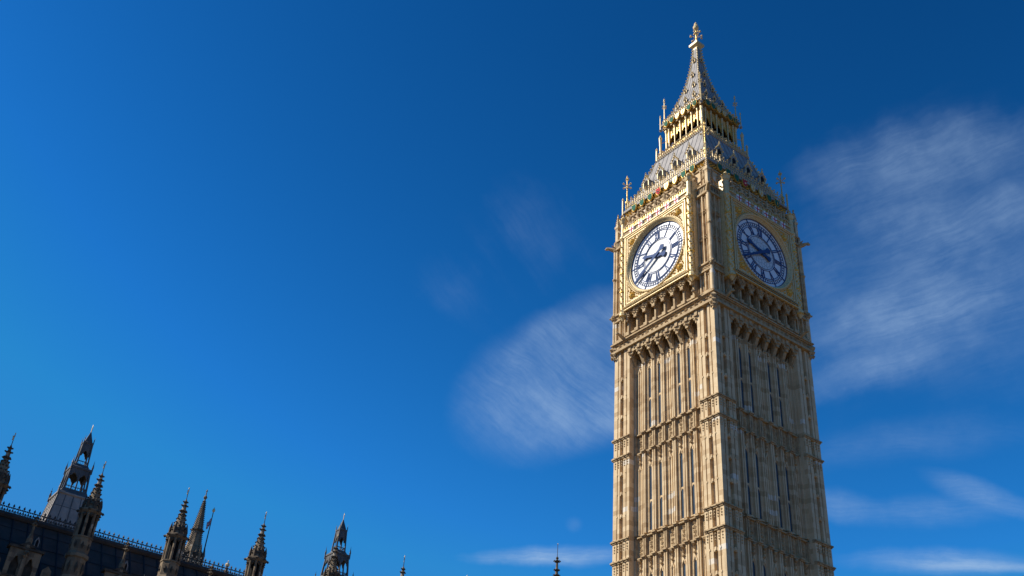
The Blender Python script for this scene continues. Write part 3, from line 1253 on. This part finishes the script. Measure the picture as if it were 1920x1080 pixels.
def lucarne(w, h, depth, r):
    m = MB([LEAD, PALEGOLD, BLACK])
    m.box(-w/2, w/2, -depth, 0, 0, h*.55)
    m.poly([(-w*.62, h*.5), (w*.62, h*.5), (0, h)], -depth, .05)
    m.m = 2
    m.poly([(-w*.25, .08), (w*.25, .08), (w*.25, h*.5), (0, h*.7), (-w*.25, h*.5)], .05, .06)
    m.m = 1
    for sx in (-1, 1):
        m.tube([(sx*w*.66, .06, h*.48), (0, .06, h*1.02)], r*.55, 5)
        m.tube([(sx*w*.45, .04, 0), (sx*w*.45, .04, h*.5)], r*.5, 5)
        for q in (.1, .45, .8):
            m.octa(sx*w*.66*(1-q), .08, h*(.48+.54*q)+.04, r*1.2)
    m.octa(0, .08, h*1.1, r*1.3, r*2)
    m.octa(0, .08, h*1.3, r*.9, r*1.3)
    m.octa(0, .08, .05, r*1.6, r)
    return m


for x in (-3.05, -1.02, 1.02, 3.05):
    o = lucarne(.8, 1.35, 1.0, .11).build('dormer', TOWER)
    o.location = (x, -5.0, 65.9)
    four(o)

# lantern
GH = 3.36
gl = MB([LEAD, PALEGOLD, GOLD, IRON])
gl.square([(3.1, 70.1), (GH, 70.3), (GH, 70.62), (2.6, 70.66)])
gl.build('lantern_gallery', TOWER)
gb = MB([PALEGOLD, GOLD])
for i in range(27):
    x = (i-13)*.25
    gb.octa(x, GH+.02, 70.4, .10)
    gb.m = i % 2
    gb.octa(x+.1, GH+.0, 70.58, .08)
four(gb.build('gallery_ornament', TOWER))
four(cresting(3.28, 3.28, 70.62, .25, .62, 'cresting'))

ln = MB([BLACK, GOLD])  # black box core, the lantern's dark inside given as colour
ln.square([(1.7, 70.6), (1.7, 75.0)])
ln.build('dark_lantern_core', TOWER)
la = MB([PALEGOLD, GOLD, IRON])
ops = [(i*.82, .31, 73.05, 73.6) for i in range(-2, 3)]
la.m = 1
la.archwall(ops, -2.52, 2.52, 72.9, 74.75, 2.4, 2.5, cusp=.2)
la.box(-2.52, 2.52, 2.38, 2.5, 70.66, 72.0)
la.m = 0
for i in range(-2, 3):
    for z, r_ in ((73.85, .12), (74.15, .14), (74.45, .12)):
        la.knot(i*.82, 2.52, z, r_+.06, 4, .5)
for i in range(-3, 4):
    for k in range(4):
        la.octa(i*.82+.2, 2.5, 70.9+.28*k, .09)
        la.octa(i*.82-.2, 2.5, 71.0+.28*k, .09)
la.m = 2
la.box(-2.4, 2.4, 2.42, 2.46, 72.35, 72.4)
four(la.build('lantern_arcade', TOWER))
for x in (-2.05, -1.23, -.41, .41, 1.23, 2.05):
    k = MB([PALEGOLD, GOLD])
    k.lathe([(.13, 70.66), (.09, 70.9), (.075, 71.0), (.075, 74.2), (.13, 74.45), (.13, 74.7)], 0, 0, 8)
    o = k.build('gilded_colonnette', TOWER)
    o.location = (x, -2.6, 0)
    four(o)
k = MB([PALEGOLD, GOLD])
k.lathe([(.2, 70.66), (.16, 71.0), (.13, 71.2), (.13, 74.2), (.2, 74.5), (.2, 74.75)], 2.52, 2.52, 8)
four(k.build('lantern_post', TOWER))

EH = 2.86
le = MB([GOLD, LEAD, UMBER])
le.m = 2
le.box(-2.0, EH-.06, 2.0, EH-.06, 74.72, 75.3)
le.m = 1
le.box(-2.0, EH+.08, 2.0, EH+.08, 75.3, 75.52, .05)
le.m = 0
for i in range(26):
    le.octa((i-12.5)*.215, EH-.03, 74.9+.12*(i % 2), .10, .11, .12)
    le.octa((i-12.5)*.215+.08, EH-.03, 75.18-.08*(i % 2), .08, .09, .12)
four(le.build('gilded_eaves', TOWER))
seq = [(GREEN, GREEN), (GREEN, GREEN), (PALEGOLD, GOLD), (PALEGOLD, GOLD), (GREEN, GREEN), (GREEN, GOLD)]
for i in range(6):
    o = arms(.56, .74, *seq[i]).build('painted_shield', TOWER)
    o.location = ((i-2.5)*.83, -(EH+.12), 75.05)
    four(o)
four(cresting(2.82, 2.82, 75.52, .25, .6, 'cresting'))

# spire
SP = [(2.74, 75.5), (2.36, 76.3), (2.0, 77.4), (1.68, 78.4), (1.38, 79.4), (1.1, 80.5), (.86, 81.6), (.68, 82.7), (.53, 83.8), (.4, 85.0), (.31, 86.0), (.28, 86.8)]
roof(SP, .36, 'spire', .028)
hip(SP, 'crocketed_hip', .46, .11)
for zz, xs_ in ((77.3, (-1.24, 0, 1.24)), (79.6, (-.62, .62)), (81.9, (0,)), (84.4, (0,))):
    for x in xs_:
        o = lucarne(.34, .62, .4, .075).build('lucarne', TOWER)
        o.location = (x, -(hw(SP, zz)+.06), zz)
        four(o)

fi = MB([PALEGOLD, GOLD])
fi.square([(.28, 86.6), (.3, 86.9), (.56, 87.15), (.6, 87.2), (.6, 87.5), (.45, 87.55), (.3, 87.7), (.1, 87.75)])
fi.m = 1
fi.lathe([(.22, 87.7), (.14, 88.0), (.16, 88.3), (.1, 88.5), (.1, 89.3), (.08, 89.8)], 0, 0, 8)
for k in range(8):
    t = 2*math.pi*(k+.25)/8
    up_ = (.62, .42, .15)[k % 3]
    rr = .62 if k % 2 else .74
    fi.m = 0
    fi.tube([(0, 0, 88.5), (rr*.5*math.cos(t), rr*.5*math.sin(t), 88.55+up_*.8), (rr*math.cos(t), rr*math.sin(t), 88.45+up_)], .03, 5)
    fi.ball(rr*math.cos(t), rr*math.sin(t), 88.45+up_, .13)
fi.m = 0
fi.tube([(-.3, 0, 89.55), (.3, 0, 89.55)], .05, 6)
fi.tube([(0, -.3, 89.55), (0, .3, 89.55)], .05, 6)
for a, b in ((.3, 0), (-.3, 0), (0, .3), (0, -.3)):
    fi.ball(a, b, 89.55, .12)
fi.lathe([(.06, 89.8), (.1, 89.9), (.3, 90.15), (.34, 90.4), (.26, 90.65), (.18, 90.8), (.2, 90.95), (.1, 91.15), (0, 91.35)], 0, 0, 10)
fi.build('finial', TOWER)

# corner pinnacles, iron crosses, gargoyles, lantern posts
pn = MB([STONE, CARVED])
pn.square([(.17, 59.9), (.17, 61.6), (.24, 61.75), (.24, 61.95), (.16, 62.05), (.05, 63.3), (.05, 63.35)], 6.05, 6.05)
pn.m = 1
for z in (62.25, 62.5, 62.75, 63.0):
    h = .05+.12*(63.3-z)/1.2
    for sx in (-1, 1):
        for sy in (-1, 1):
            pn.octa(6.05+sx*h, 6.05+sy*h, z, .085)
pn.octa(6.05, 6.05, 63.4, .13, .2)
for side in (0, 1):
    pts = [(5.85, 61.3), (5.6, 60.95), (5.3, 60.7), (4.9, 60.6)]
    pn.tube([(a, 6.15, z) if side == 0 else (6.15, a, z) for a, z in pts], .08, 6)
four(pn.build('pinnacle', TOWER))

ic = MB([GOLD, PALEGOLD])
ic.lathe([(.16, 63.9), (.13, 64.9), (.2, 65.0), (.2, 65.15), (.07, 65.3), (.055, 66.6), (.05, 68.5), (0, 68.75)], 5.42, 5.42, 8)
ic.m = 1
for sgn in (-1, 1):
    for ax in (0, 1):
        dx, do = (sgn, 0) if ax == 0 else (0, sgn)
        ic.tube([(5.42, 5.42, 66.9), (5.42+.28*dx, 5.42+.28*do, 67.3), (5.42+.45*dx, 5.42+.45*do, 67.3)], .045, 5)
        ic.octa(5.42+.5*dx, 5.42+.5*do, 67.32, .14, .16)
        ic.octa(5.42+.16*dx, 5.42+.16*do, 68.2, .1, .1)
for z in (65.8, 66.7, 67.35, 68.2):
    ic.octa(5.42, 5.42, z, .12)
four(ic.build('gilded_cross', TOWER))

cp = MB([PALEGOLD, CARVED])
cp.lathe([(.09, 63.5), (.09, 65.3), (.13, 65.4), (.0, 65.75)], 5.72, 5.72, 6)
cp.m = 1
cp.octa(5.74, 5.74, 63.3, .26, .22)
four(cp.build('eaves_post', TOWER))

lp = MB([PALEGOLD, LEAD])
lp.lathe([(.12, 70.4), (.1, 71.9), (.15, 72.0), (.0, 72.35)], 3.26, 3.26, 6)
lp.lathe([(.13, 70.5), (.1, 71.2), (.14, 72.8), (.16, 73.4), (.2, 73.6), (.07, 74.0), (0, 74.15)], 2.98, 2.98, 8)
lp.tube([(2.98, 2.98, 72.9), (2.5, 2.5, 73.25)], .035, 5)
lp.tube([(2.98, 2.98, 71.4), (2.5, 2.5, 71.8)], .035, 5)
lp.m = 1
lp.octa(2.95, 2.95, 74.75, .22)
lp.m = 0
lp.lathe([(.07, 74.7), (.05, 76.6), (.1, 76.7), (0, 77.0)], 2.96, 2.96, 6)
lp.lathe([(.12, 75.4), (.08, 76.6), (.06, 77.9), (.05, 79.0), (.1, 79.2), (0, 79.5)], 2.64, 2.64, 6)
for sgn in (-1, 1):
    lp.octa(2.64+.22*sgn, 2.64, 78.15, .12)
    lp.octa(2.64, 2.64+.22*sgn, 78.15, .12)
    lp.octa(2.64+.12*sgn, 2.64+.0, 78.9, .07)
lp.octa(2.64, 2.64, 78.15, .12)
four(lp.build('lantern_pinnacle', TOWER))


def gargoyle(x, y, z, ang, s):
    m = MB(CARVED)
    m.tube([(0, 0, -.15), (0, .35, -.02), (0, .6, .08), (0, .8, .05), (0, .95, -.05)], [.24*s, .2*s, .15*s, .17*s, .06*s], 6)
    m.octa(0, .78, .22, .09)
    for sx in (-1, 1):
        m.tube([(sx*.1, .1, .15), (sx*.28, .3, .28)], [.1*s, .03], 5)
    return m.build('gargoyle', TOWER, (x, y, z), ang)


four(gargoyle(6.25, -6.25, 59.25, R(45), 1.0))
for x in (4.75,):
    for sx in (-1, 1):
        four(gargoyle(sx*x, -6.35, 48.35, 0, .75))
lion = MB(CARVED)
lion.ball(6.3, 6.3, 51.1, .26)
for a in (0, 60, 120, 180, 240, 300):
    lion.octa(6.34+.16*math.cos(R(a)), 6.34-.16*math.cos(R(a)), 51.1+.22*math.sin(R(a)), .13)
lion.octa(6.5, 6.5, 51.05, .12)
four(lion.build('carved_head', TOWER))



# ------------------------------------------------------------------ palace range (left, in shade)
PX = -27.0                      # facade plane, faces +x


def fx(p):
    """facade coordinates: x runs along +y, o outward to +x (MB flips o, so undo it)"""
    return (p[1], -p[0], p[2])


class PB(MB):
    def __init__(s, mats):
        super().__init__(mats)
        s.xf = fx


PAL = thing('palace_range', (PX, 0, 0), 'long dark gothic palace range with iron crested roof and stone turrets', 'palace')
Y0, Y1 = -72.0, 24.0
T0, TP = -42.15, 7.165
w_ = PB([PSTONE, PSOOT])
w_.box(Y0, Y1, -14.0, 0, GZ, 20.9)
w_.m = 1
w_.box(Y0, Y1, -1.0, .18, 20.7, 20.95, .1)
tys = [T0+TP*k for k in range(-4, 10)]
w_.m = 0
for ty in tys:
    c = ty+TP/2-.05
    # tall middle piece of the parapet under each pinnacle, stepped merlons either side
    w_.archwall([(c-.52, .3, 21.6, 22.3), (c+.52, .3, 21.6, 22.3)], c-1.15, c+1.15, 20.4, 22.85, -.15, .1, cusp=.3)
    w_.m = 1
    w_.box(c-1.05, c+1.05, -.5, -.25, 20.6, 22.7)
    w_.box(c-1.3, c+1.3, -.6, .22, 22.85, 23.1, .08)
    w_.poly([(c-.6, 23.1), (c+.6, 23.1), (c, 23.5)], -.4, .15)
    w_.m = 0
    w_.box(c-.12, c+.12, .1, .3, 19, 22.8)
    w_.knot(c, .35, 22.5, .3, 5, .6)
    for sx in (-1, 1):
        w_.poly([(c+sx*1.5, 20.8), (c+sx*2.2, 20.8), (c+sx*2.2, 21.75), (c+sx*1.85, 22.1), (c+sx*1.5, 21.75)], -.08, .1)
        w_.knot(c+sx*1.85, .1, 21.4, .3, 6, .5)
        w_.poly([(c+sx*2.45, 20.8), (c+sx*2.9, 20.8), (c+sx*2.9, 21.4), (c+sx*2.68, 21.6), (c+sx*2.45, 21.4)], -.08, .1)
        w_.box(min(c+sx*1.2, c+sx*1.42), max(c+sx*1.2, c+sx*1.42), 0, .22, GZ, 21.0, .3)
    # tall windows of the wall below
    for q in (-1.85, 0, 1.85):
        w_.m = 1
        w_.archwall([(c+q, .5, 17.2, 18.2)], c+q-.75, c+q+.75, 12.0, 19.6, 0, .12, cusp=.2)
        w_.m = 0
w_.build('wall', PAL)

pv = PB([PSTONE, PSOOT, CAST])  # unseen block added beyond the left edge of view to shade the parapets
YA, YB, OA, OB, ZT = -80.0, -55.5, -15.0, -1.5, 41.0
pv.box(YA, YB, OA, OB, GZ, ZT)
pv.m = 1
for q in range(5):
    for zz in (6, 15, 24, 31):
        yy = YA+2.6+q*4.8
        pv.archwall([(yy, .9, zz+4.0, zz+5.2)], yy-1.3, yy+1.3, zz, zz+5.8, OB, OB+.2, cusp=.2)
for zz in (13.5, 22.5, 30, 36.8):
    pv.box(YA-.2, YB+.2, OA-.2, OB+.25, zz, zz+.4, .1)
pv.m = 0
for q in range(12):
    pv.box(YA+q*2.13, YA+q*2.13+1.1, OB-.4, OB+.1, ZT+.2, ZT+1.3)
for yy, oo in ((YA, OA), (YA, OB), (YB, OA), (YB, OB)):
    pv.lathe([(1.1, GZ), (1.1, 41.6), (1.3, 41.8), (1.3, 42.2), (.9, 42.4), (0, 43.2)], yy, oo, 8)
pv.m = 2
a = [pv.P((y_, o_, z_)) for y_, o_, z_ in ((YA+.5, OB-.8, ZT+.2), (YB-.5, OB-.8, ZT+.2), (YB-.5, OA+.8, ZT+.2), (YA+.5, OA+.8, ZT+.2),
                                          (YA+6, (OA+OB)/2, 47.0), (YB-6, (OA+OB)/2, 47.0))]
for f in ((0, 1, 5, 4), (2, 3, 4, 5), (1, 2, 5), (3, 0, 4), (3, 2, 1, 0)):
    pv.face([a[k] for k in f])
pv.build('added_shade_pavilion', PAL)

rf = PB([CAST, CASTROLL])
RX, RZ, EX, EZ = -5.0, 26.55, -.75, 21.2
a = [rf.P((y, o, z)) for y, o, z in ((Y0, EX, EZ), (Y1, EX, EZ), (Y1, RX, RZ), (Y0, RX, RZ), (Y0, 2*RX-EX, EZ), (Y1, 2*RX-EX, EZ))]
rf.face((a[0], a[1], a[2], a[3]))
rf.face((a[3], a[2], a[5], a[4]))
rf.face((a[0], a[3], a[4]))
rf.face((a[1], a[5], a[2]))
rf.face((a[0], a[4], a[5], a[1]))


def onroof(t, lift=0.0):
    return EX+(RX-EX)*t+lift*.72, EZ+(RZ-EZ)*t+lift*.6


rf.m = 1
y = Y0+.4
while y < Y1:
    o0, z0 = onroof(0, .03)
    o1, z1 = onroof(1, .03)
    rf.tube([(y, o0, z0), (y, o1, z1)], .06, 6)
    y += 1.194
for t in (.3, .55, .8):
    o0, z0 = onroof(t, .02)
    rf.tube([(Y0, o0, z0), (Y1, o0, z0)], .035, 4)
rf.m = 0
rf.tube([(Y0, RX, RZ+.08), (Y1, RX, RZ+.08)], .3, 8)
roof_o = rf.build('roof', PAL)
for ty in tys:
    for q in (1.39, 4.98):
        m = PB([GREYLEAD, BLACK])
        o0, z0 = onroof(.62)
        m.poly([(-.17, -.35), (.17, -.35), (.17, .25), (0, .6), (-.17, .25)], -.5, .15)
        m.m = 1
        m.poly([(-.10, -.28), (.10, -.28), (.10, .2), (0, .42), (-.10, .2)], .15, .16)
        m.build('roof_vent', roof_o, (o0, ty+q-.25, z0))

cr = PB(IRON)
y = Y0+.2
zc = RZ+.3
while y < Y1:
    cr.box(y-.03, y+.03, RX-.03, RX+.03, zc, zc+.62)
    cr.octa(y, RX, zc+.64, .09, .19)
    cr.octa(y-.12, RX, zc+.46, .13, .08)
    cr.octa(y+.12, RX, zc+.46, .13, .08)
    cr.octa(y+.205, RX, zc+.2, .10, .14)
    cr.tube([(y, RX, zc+.02), (y+.205, RX, zc+.06), (y+.41, RX, zc+.02)], .03, 4)
    cr.tube([(y, RX, zc+.36), (y+.1, RX, zc+.12), (y+.205, RX, zc+.04), (y+.31, RX, zc+.12), (y+.41, RX, zc+.36)], .03, 4)
    y += .41
cr.build('ridge_cresting', PAL)


def spire_crockets(m, prof, n_edges, step, r, z0, z1, turn=.5):
    z = z0
    while z < z1:
        h = hw(prof, z)
        for k in range(n_edges):
            t = 2*math.pi*(k+turn)/n_edges
            m.octa((h+r*.5)*math.cos(t), (h+r*.5)*math.sin(t), z, r, r*.9)
        z += step


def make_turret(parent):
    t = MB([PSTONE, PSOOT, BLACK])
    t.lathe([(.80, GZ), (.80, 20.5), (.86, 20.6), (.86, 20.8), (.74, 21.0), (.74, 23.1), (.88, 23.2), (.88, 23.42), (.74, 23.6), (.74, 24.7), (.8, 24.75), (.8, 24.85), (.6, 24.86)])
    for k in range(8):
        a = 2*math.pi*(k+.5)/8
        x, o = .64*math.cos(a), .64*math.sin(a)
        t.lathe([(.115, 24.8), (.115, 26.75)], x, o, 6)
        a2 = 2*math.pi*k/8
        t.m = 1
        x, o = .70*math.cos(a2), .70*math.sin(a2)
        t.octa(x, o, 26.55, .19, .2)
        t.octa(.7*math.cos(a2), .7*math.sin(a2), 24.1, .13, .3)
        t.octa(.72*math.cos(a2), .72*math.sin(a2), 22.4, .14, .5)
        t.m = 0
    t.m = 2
    t.lathe([(.40, 24.8), (.40, 26.7)])  # black core: shade inside the open stage put into the colour
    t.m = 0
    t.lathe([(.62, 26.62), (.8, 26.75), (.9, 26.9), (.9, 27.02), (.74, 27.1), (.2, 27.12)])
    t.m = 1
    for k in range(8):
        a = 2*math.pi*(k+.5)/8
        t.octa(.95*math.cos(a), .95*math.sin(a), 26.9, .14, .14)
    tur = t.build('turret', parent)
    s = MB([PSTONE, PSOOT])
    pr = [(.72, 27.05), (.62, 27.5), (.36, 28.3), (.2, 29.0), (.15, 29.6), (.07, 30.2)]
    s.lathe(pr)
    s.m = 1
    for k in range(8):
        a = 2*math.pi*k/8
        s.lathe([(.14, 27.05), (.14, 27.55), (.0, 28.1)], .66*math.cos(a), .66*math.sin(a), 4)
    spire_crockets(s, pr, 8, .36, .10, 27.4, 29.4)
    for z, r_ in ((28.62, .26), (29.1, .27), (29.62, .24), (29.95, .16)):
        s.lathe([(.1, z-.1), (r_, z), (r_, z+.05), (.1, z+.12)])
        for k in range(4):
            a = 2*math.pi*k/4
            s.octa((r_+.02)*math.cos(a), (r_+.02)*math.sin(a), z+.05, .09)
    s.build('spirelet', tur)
    v = MB([IRON, PALEGOLD])
    v.lathe([(.035, 30.1), (.025, 31.2)], 0, 0, 6)
    v.m = 1
    v.octa(0, 0, 31.2, .06, .13)
    v.poly([(.02, 30.62), (.2, 30.6), (.16, 30.75), (.24, 30.95), (.02, 30.95)], -.015, .015)
    v.octa(0, 0, 31.02, .09, .05)
    v.build('weather_vane', tur)
    return tur


first = make_turret(PAL)
for k, ty in enumerate(tys):
    o = first if k == 0 else copy_tree(first, PAL)
    o.location = (.05, ty, 0)
    o.children[1].rotation_euler.z = R(-40)

pinm = MB([PSTONE, PSOOT])
pinm.lathe([(.3, 23.0), (.24, 23.5), (.24, 23.75), (.19, 23.85), (.16, 24.0), (.11, 24.2), (.09, 24.6), (.09, 24.75), (.2, 24.85), (.2, 24.95), (.08, 25.05), (.06, 25.5), (0, 25.7)])
pinm.m = 1
for z, r_ in ((24.9, .22), (25.15, .16), (25.4, .16)):
    for k in range(4):
        a = 2*math.pi*k/4
        pinm.octa(r_*math.cos(a), r_*math.sin(a), z, .10, .09)
p0 = pinm.build('pinnacle', PAL)
for k, ty in enumerate(tys):
    o = p0 if k == 0 else copy_tree(p0, PAL)
    o.location = (-.1, ty+TP/2-.05, 0)
chim = MB([PSTONE, PALEGOLD])
chim.lathe([(.3, 20), (.3, 35.6), (.2, 36.4), (.12, 36.9)], 0, 0, 8)
chim.m = 1
chim.ball(0, 0, 37.2, .27)
chim.octa(0, 0, 37.6, .08, .2)
chim.build('roof_finial', PAL, (-60-PX, -17.76, 0))


# ------------------------------------------------------------------ ventilation towers behind the roof
def vent_tower(loc, s, label, warm):
    t = thing('ventilation_tower', loc, label, 'ventilation tower', 'lead clad ventilation towers behind the palace roof')
    b = MB([GREYLEAD, DARKLEAD])
    # measured from the finial tip, downwards (metres at unit size)
    b.square([(2.15, -55), (2.15, -13.2), (1.62, -9.2), (1.74, -9.1), (1.74, -8.95), (1.5, -8.9)])
    b.m = 1
    for k in range(4):
        b.xf = lambda p, k=k: (Matrix.Rotation(k*math.pi/2, 3, 'Z') @ Vector(p))[:]
        for x in (-1, -.52, 0, .52, 1):
            w = .05 if abs(x) != .52 else .025
            b.hexa([(x*2.1-w, 2.1, -13.2), (x*2.1+w, 2.1, -13.2), (x*2.1+w, 2.2, -13.2), (x*2.1-w, 2.2, -13.2),
                    (x*1.6-w, 1.56, -9.2), (x*1.6+w, 1.56, -9.2), (x*1.6+w, 1.67, -9.2), (x*1.6-w, 1.67, -9.2)])
        for z in (-12.2, -10.6):
            h = 1.62+(2.15-1.62)*(-9.2-z)/4.0
            b.box(-h, h, h-.05, h+.015, z, z+.05)
    b.xf = None
    b.square([(1.68, -8.95), (1.45, -8.7), (1.28, -8.3)])
    bo = b.build('lead_base', t)
    pn_ = MB(DARKLEAD)
    pn_.lathe([(.12, -9.3), (.1, -8.7), (.14, -8.65), (.05, -8.2), (0, -7.6)], 1.7, 1.7, 6)
    for z in (-8.4, -8.1):
        pn_.octa(1.7, 1.7, z, .12, .08)
    f0 = pn_.build('pinnacle', t)
    four_t(f0)
    lo = MB([DARKLEAD, GREYLEAD])
    for k in range(4):
        lo.xf = lambda p, k=k: (Matrix.Rotation(k*math.pi/2, 3, 'Z') @ Vector(p))[:]
        # openwork lower stage, slightly tapering: posts and a cusped arch plate
        for x in (-1.12, 0, 1.12):
            w = .10 if x else .07
            lo.hexa([(x*1.06-w, 1.12, -8.4), (x*1.06+w, 1.12, -8.4), (x*1.06+w, 1.26, -8.4), (x*1.06-w, 1.26, -8.4),
                     (x*.9-w, .93, -5.9), (x*.9+w, .93, -5.9), (x*.9+w, 1.06, -5.9), (x*.9-w, 1.06, -5.9)])
        lo.archwall([(-.53, .42, -6.9, -6.35), (.53, .42, -6.9, -6.35)], -1.04, 1.04, -7.0, -5.85, .93, 1.04, cusp=.25)
        lo.box(-1.12, 1.12, 1.05, 1.11, -8.0, -7.93)
        for j in range(9):
            lo.box(-1.0+.25*j-.02, -1.0+.25*j+.02, 1.06, 1.1, -8.4, -7.8)
    lo.xf = None
    lo.square([(1.0, -5.9), (1.12, -5.8), (1.12, -5.6), (.85, -5.45), (.66, -5.1)])
    lo.build('lantern', t)
    p2 = MB(DARKLEAD)
    p2.lathe([(.10, -6.1), (.09, -5.4), (.12, -5.35), (.04, -4.9), (0, -4.4)], 1.12, 1.12, 6)
    p2.octa(1.12, 1.12, -5.1, .1, .07)
    f0 = p2.build('pinnacle', t)
    four_t(f0)
    u = MB([DARKLEAD, GREYLEAD])
    for k in range(4):
        u.xf = lambda p, k=k: (Matrix.Rotation(k*math.pi/2, 3, 'Z') @ Vector(p))[:]
        for x in (-.55, .55):
            u.hexa([(x*1.1-.08, .56, -5.2), (x*1.1+.08, .56, -5.2), (x*1.1+.08, .66, -5.2), (x*1.1-.08, .66, -5.2),
                    (x*.85-.08, .42, -2.4), (x*.85+.08, .42, -2.4), (x*.85+.08, .52, -2.4), (x*.85-.08, .52, -2.4)])
        u.archwall([(0, .30, -3.9, -3.4)], -.5, .5, -4.0, -2.4, .42, .5, cusp=.25)
        u.box(-.55, .55, .5, .58, -4.75, -4.68)
        for j in range(5):
            u.box(-.4+.2*j-.015, -.4+.2*j+.015, .54, .57, -5.1, -4.6)
    u.xf = None
    u.square([(.5, -2.55), (.56, -2.5), (.56, -2.35), (.5, -2.3)])
    u.square([(.44, -2.35), (.14, -1.3), (.05, -.95)])
    for sx in (-1, 1):
        for sy in (-1, 1):
            u.lathe([(.06, -2.5), (.05, -2.0), (0, -1.55)], sx*.52, sy*.52, 5)
            u.octa(sx*.52, sy*.52, -2.0, .07)
    u.build('upper_lantern', t)
    v = MB([PALEGOLD, IRON])
    v.lathe([(.05, -1.0), (.06, -.3), (.04, -.25), (.04, -.1), (0, 0)], 0, 0, 6)
    v.poly([(.03, -.32), (.16, -.3), (.12, -.18), (.03, -.16)], -.015, .015)
    v.build('weather_vane', t)
    t.scale = (s, s, s)
    return t


def four_t(o):
    for k in (1, 2, 3):
        c = o.copy()
        COL.objects.link(c)
        c.parent = o.parent
        c.rotation_euler.z = k*math.pi/2


vent_tower((-60, -36.95, 48.4), 1.0, 'grey lead clad ventilation tower with openwork lantern, nearest the left edge behind the palace roof', False)
vent_tower((-60, -3.98, 47.75), 1.0, 'darker openwork topped ventilation tower standing behind the stone spirelet right of the flagpole', False)

# ------------------------------------------------------------------ stone octagonal spire and flagpole beyond
SPX = -120.0
ST = thing('central_spire', (SPX, -1.9, 0), 'slender crocketed octagonal stone spire rising beside the union flag', 'spire')
m = MB([PSTONE, PSOOT])
m.lathe([(3.6, GZ), (3.6, 52), (2.3, 54), (2.05, 56.2)], 0, 0, 8)
for k in range(8):
    a = 2*math.pi*(k+.5)/8
    m.lathe([(.28, 50), (.28, 57.6), (.34, 57.7), (.0, 59.6)], 2.0*math.cos(a), 2.0*math.sin(a), 4)
    m.m = 1
    a2 = 2*math.pi*k/8
    m.octa(1.85*math.cos(a2), 1.85*math.sin(a2), 57.5, .35, .9)
    m.m = 0
m.build('drum', ST)
m = MB([PSTONE, PSOOT])
pr = [(2.0, 56), (1.55, 58.2), (1.22, 59.4), (.92, 61.9), (.88, 62.2), (.62, 64.4), (.14, 68.0)]
m.lathe(pr, 0, 0, 8)
m.m = 1
spire_crockets(m, pr, 8, .34, .12, 58.0, 67.8)
m.lathe([(.9, 61.8), (1.1, 62.0), (1.1, 62.2), (.88, 62.35)], 0, 0, 8)
for k in range(8):
    a = 2*math.pi*(k+.5)/8
    m.octa(1.12*math.cos(a), 1.12*math.sin(a), 62.15, .17, .2)
m.build('spire', ST)
m = MB([PSTONE, PALEGOLD])
m.lathe([(.1, 67.9), (.3, 68.15), (.34, 68.35), (.2, 68.6), (.1, 68.7), (.08, 69.4), (.17, 69.5), (.1, 69.7), (0, 69.9)], 0, 0, 8)
m.build('finial', ST)

FPX = -119.0
FP = thing('flagpole', (FPX, -.2, 0), 'tall thin flagpole with gilded crown flying a furled union flag', 'flagpole')
m = MB([IRON])
m.lathe([(.16, 40), (.12, 58), (.07, 65.8)], 0, 0, 8)
m.lathe([(1.0, GZ), (1.0, 40), (.2, 41)], 0, 0, 8)
m.build('pole', FP)
m = MB([PALEGOLD])
m.lathe([(.06, 65.7), (.22, 65.9), (.27, 66.15), (.2, 66.3), (.1, 66.45), (0, 66.75)], 0, 0, 8)
m.build('gilded_crown', FP)
m = MB([NAVY, WHITE, RED])
NX, NZ = 40, 24
FL, FH = 2.6, 1.3


def jack(u, v):
    # u, v in -1..1 across the cloth
    if abs(u) < .1 or abs(v) < .2:
        return 2
    if abs(u) < .17 or abs(v) < .33:
        return 1
    dlt = abs(abs(u)-abs(v))
    if dlt < .09:
        return 2
    if dlt < .24:
        return 1
    return 0


def cloth(i, j):
    u, v = i/NX, j/NZ
    # hangs half furled: folds close to the pole and droops
    y = -(.05+u*.62*(1-.25*(1-v)))
    x = .22*math.sin(u*11+v*1.2)*(.3+.7*u)
    z = 64.0+FH*(v-.5)*1.0 - u*1.05 + .1*math.sin(u*8)
    return (y, x, z)


m.xf = fx
P_ = [[m.P(cloth(i, j)) for j in range(NZ+1)] for i in range(NX+1)]
for i in range(NX):
    for j in range(NZ):
        m.m = jack((i+.5)/NX*2-1, (j+.5)/NZ*2-1)
        m.face((P_[i][j], P_[i+1][j], P_[i+1][j+1], P_[i][j+1]))
m.build('flag', FP)

# ------------------------------------------------------------------ far pinnacle near the clock tower
FT = thing('pinnacle_turret', (-45, 0, 0), 'thin dark stone pinnacle with ringed stem tipping up just left of the clock tower', 'turret')
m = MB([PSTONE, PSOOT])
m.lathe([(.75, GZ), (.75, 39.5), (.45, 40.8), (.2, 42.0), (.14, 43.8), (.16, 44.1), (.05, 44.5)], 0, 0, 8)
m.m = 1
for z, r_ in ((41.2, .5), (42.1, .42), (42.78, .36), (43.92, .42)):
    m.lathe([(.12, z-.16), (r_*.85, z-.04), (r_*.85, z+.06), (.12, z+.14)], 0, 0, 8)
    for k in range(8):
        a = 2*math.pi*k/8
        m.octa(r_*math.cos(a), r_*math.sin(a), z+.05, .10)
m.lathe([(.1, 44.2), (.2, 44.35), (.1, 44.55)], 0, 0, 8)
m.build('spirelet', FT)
m = MB([IRON, PALEGOLD])
m.lathe([(.04, 44.4), (.035, 46.3)], 0, 0, 6)
m.m = 1
m.octa(0, 0, 46.2, .1, .18)
m.build('weather_vane', FT)
FT.location = (-45, 19.15, 0)
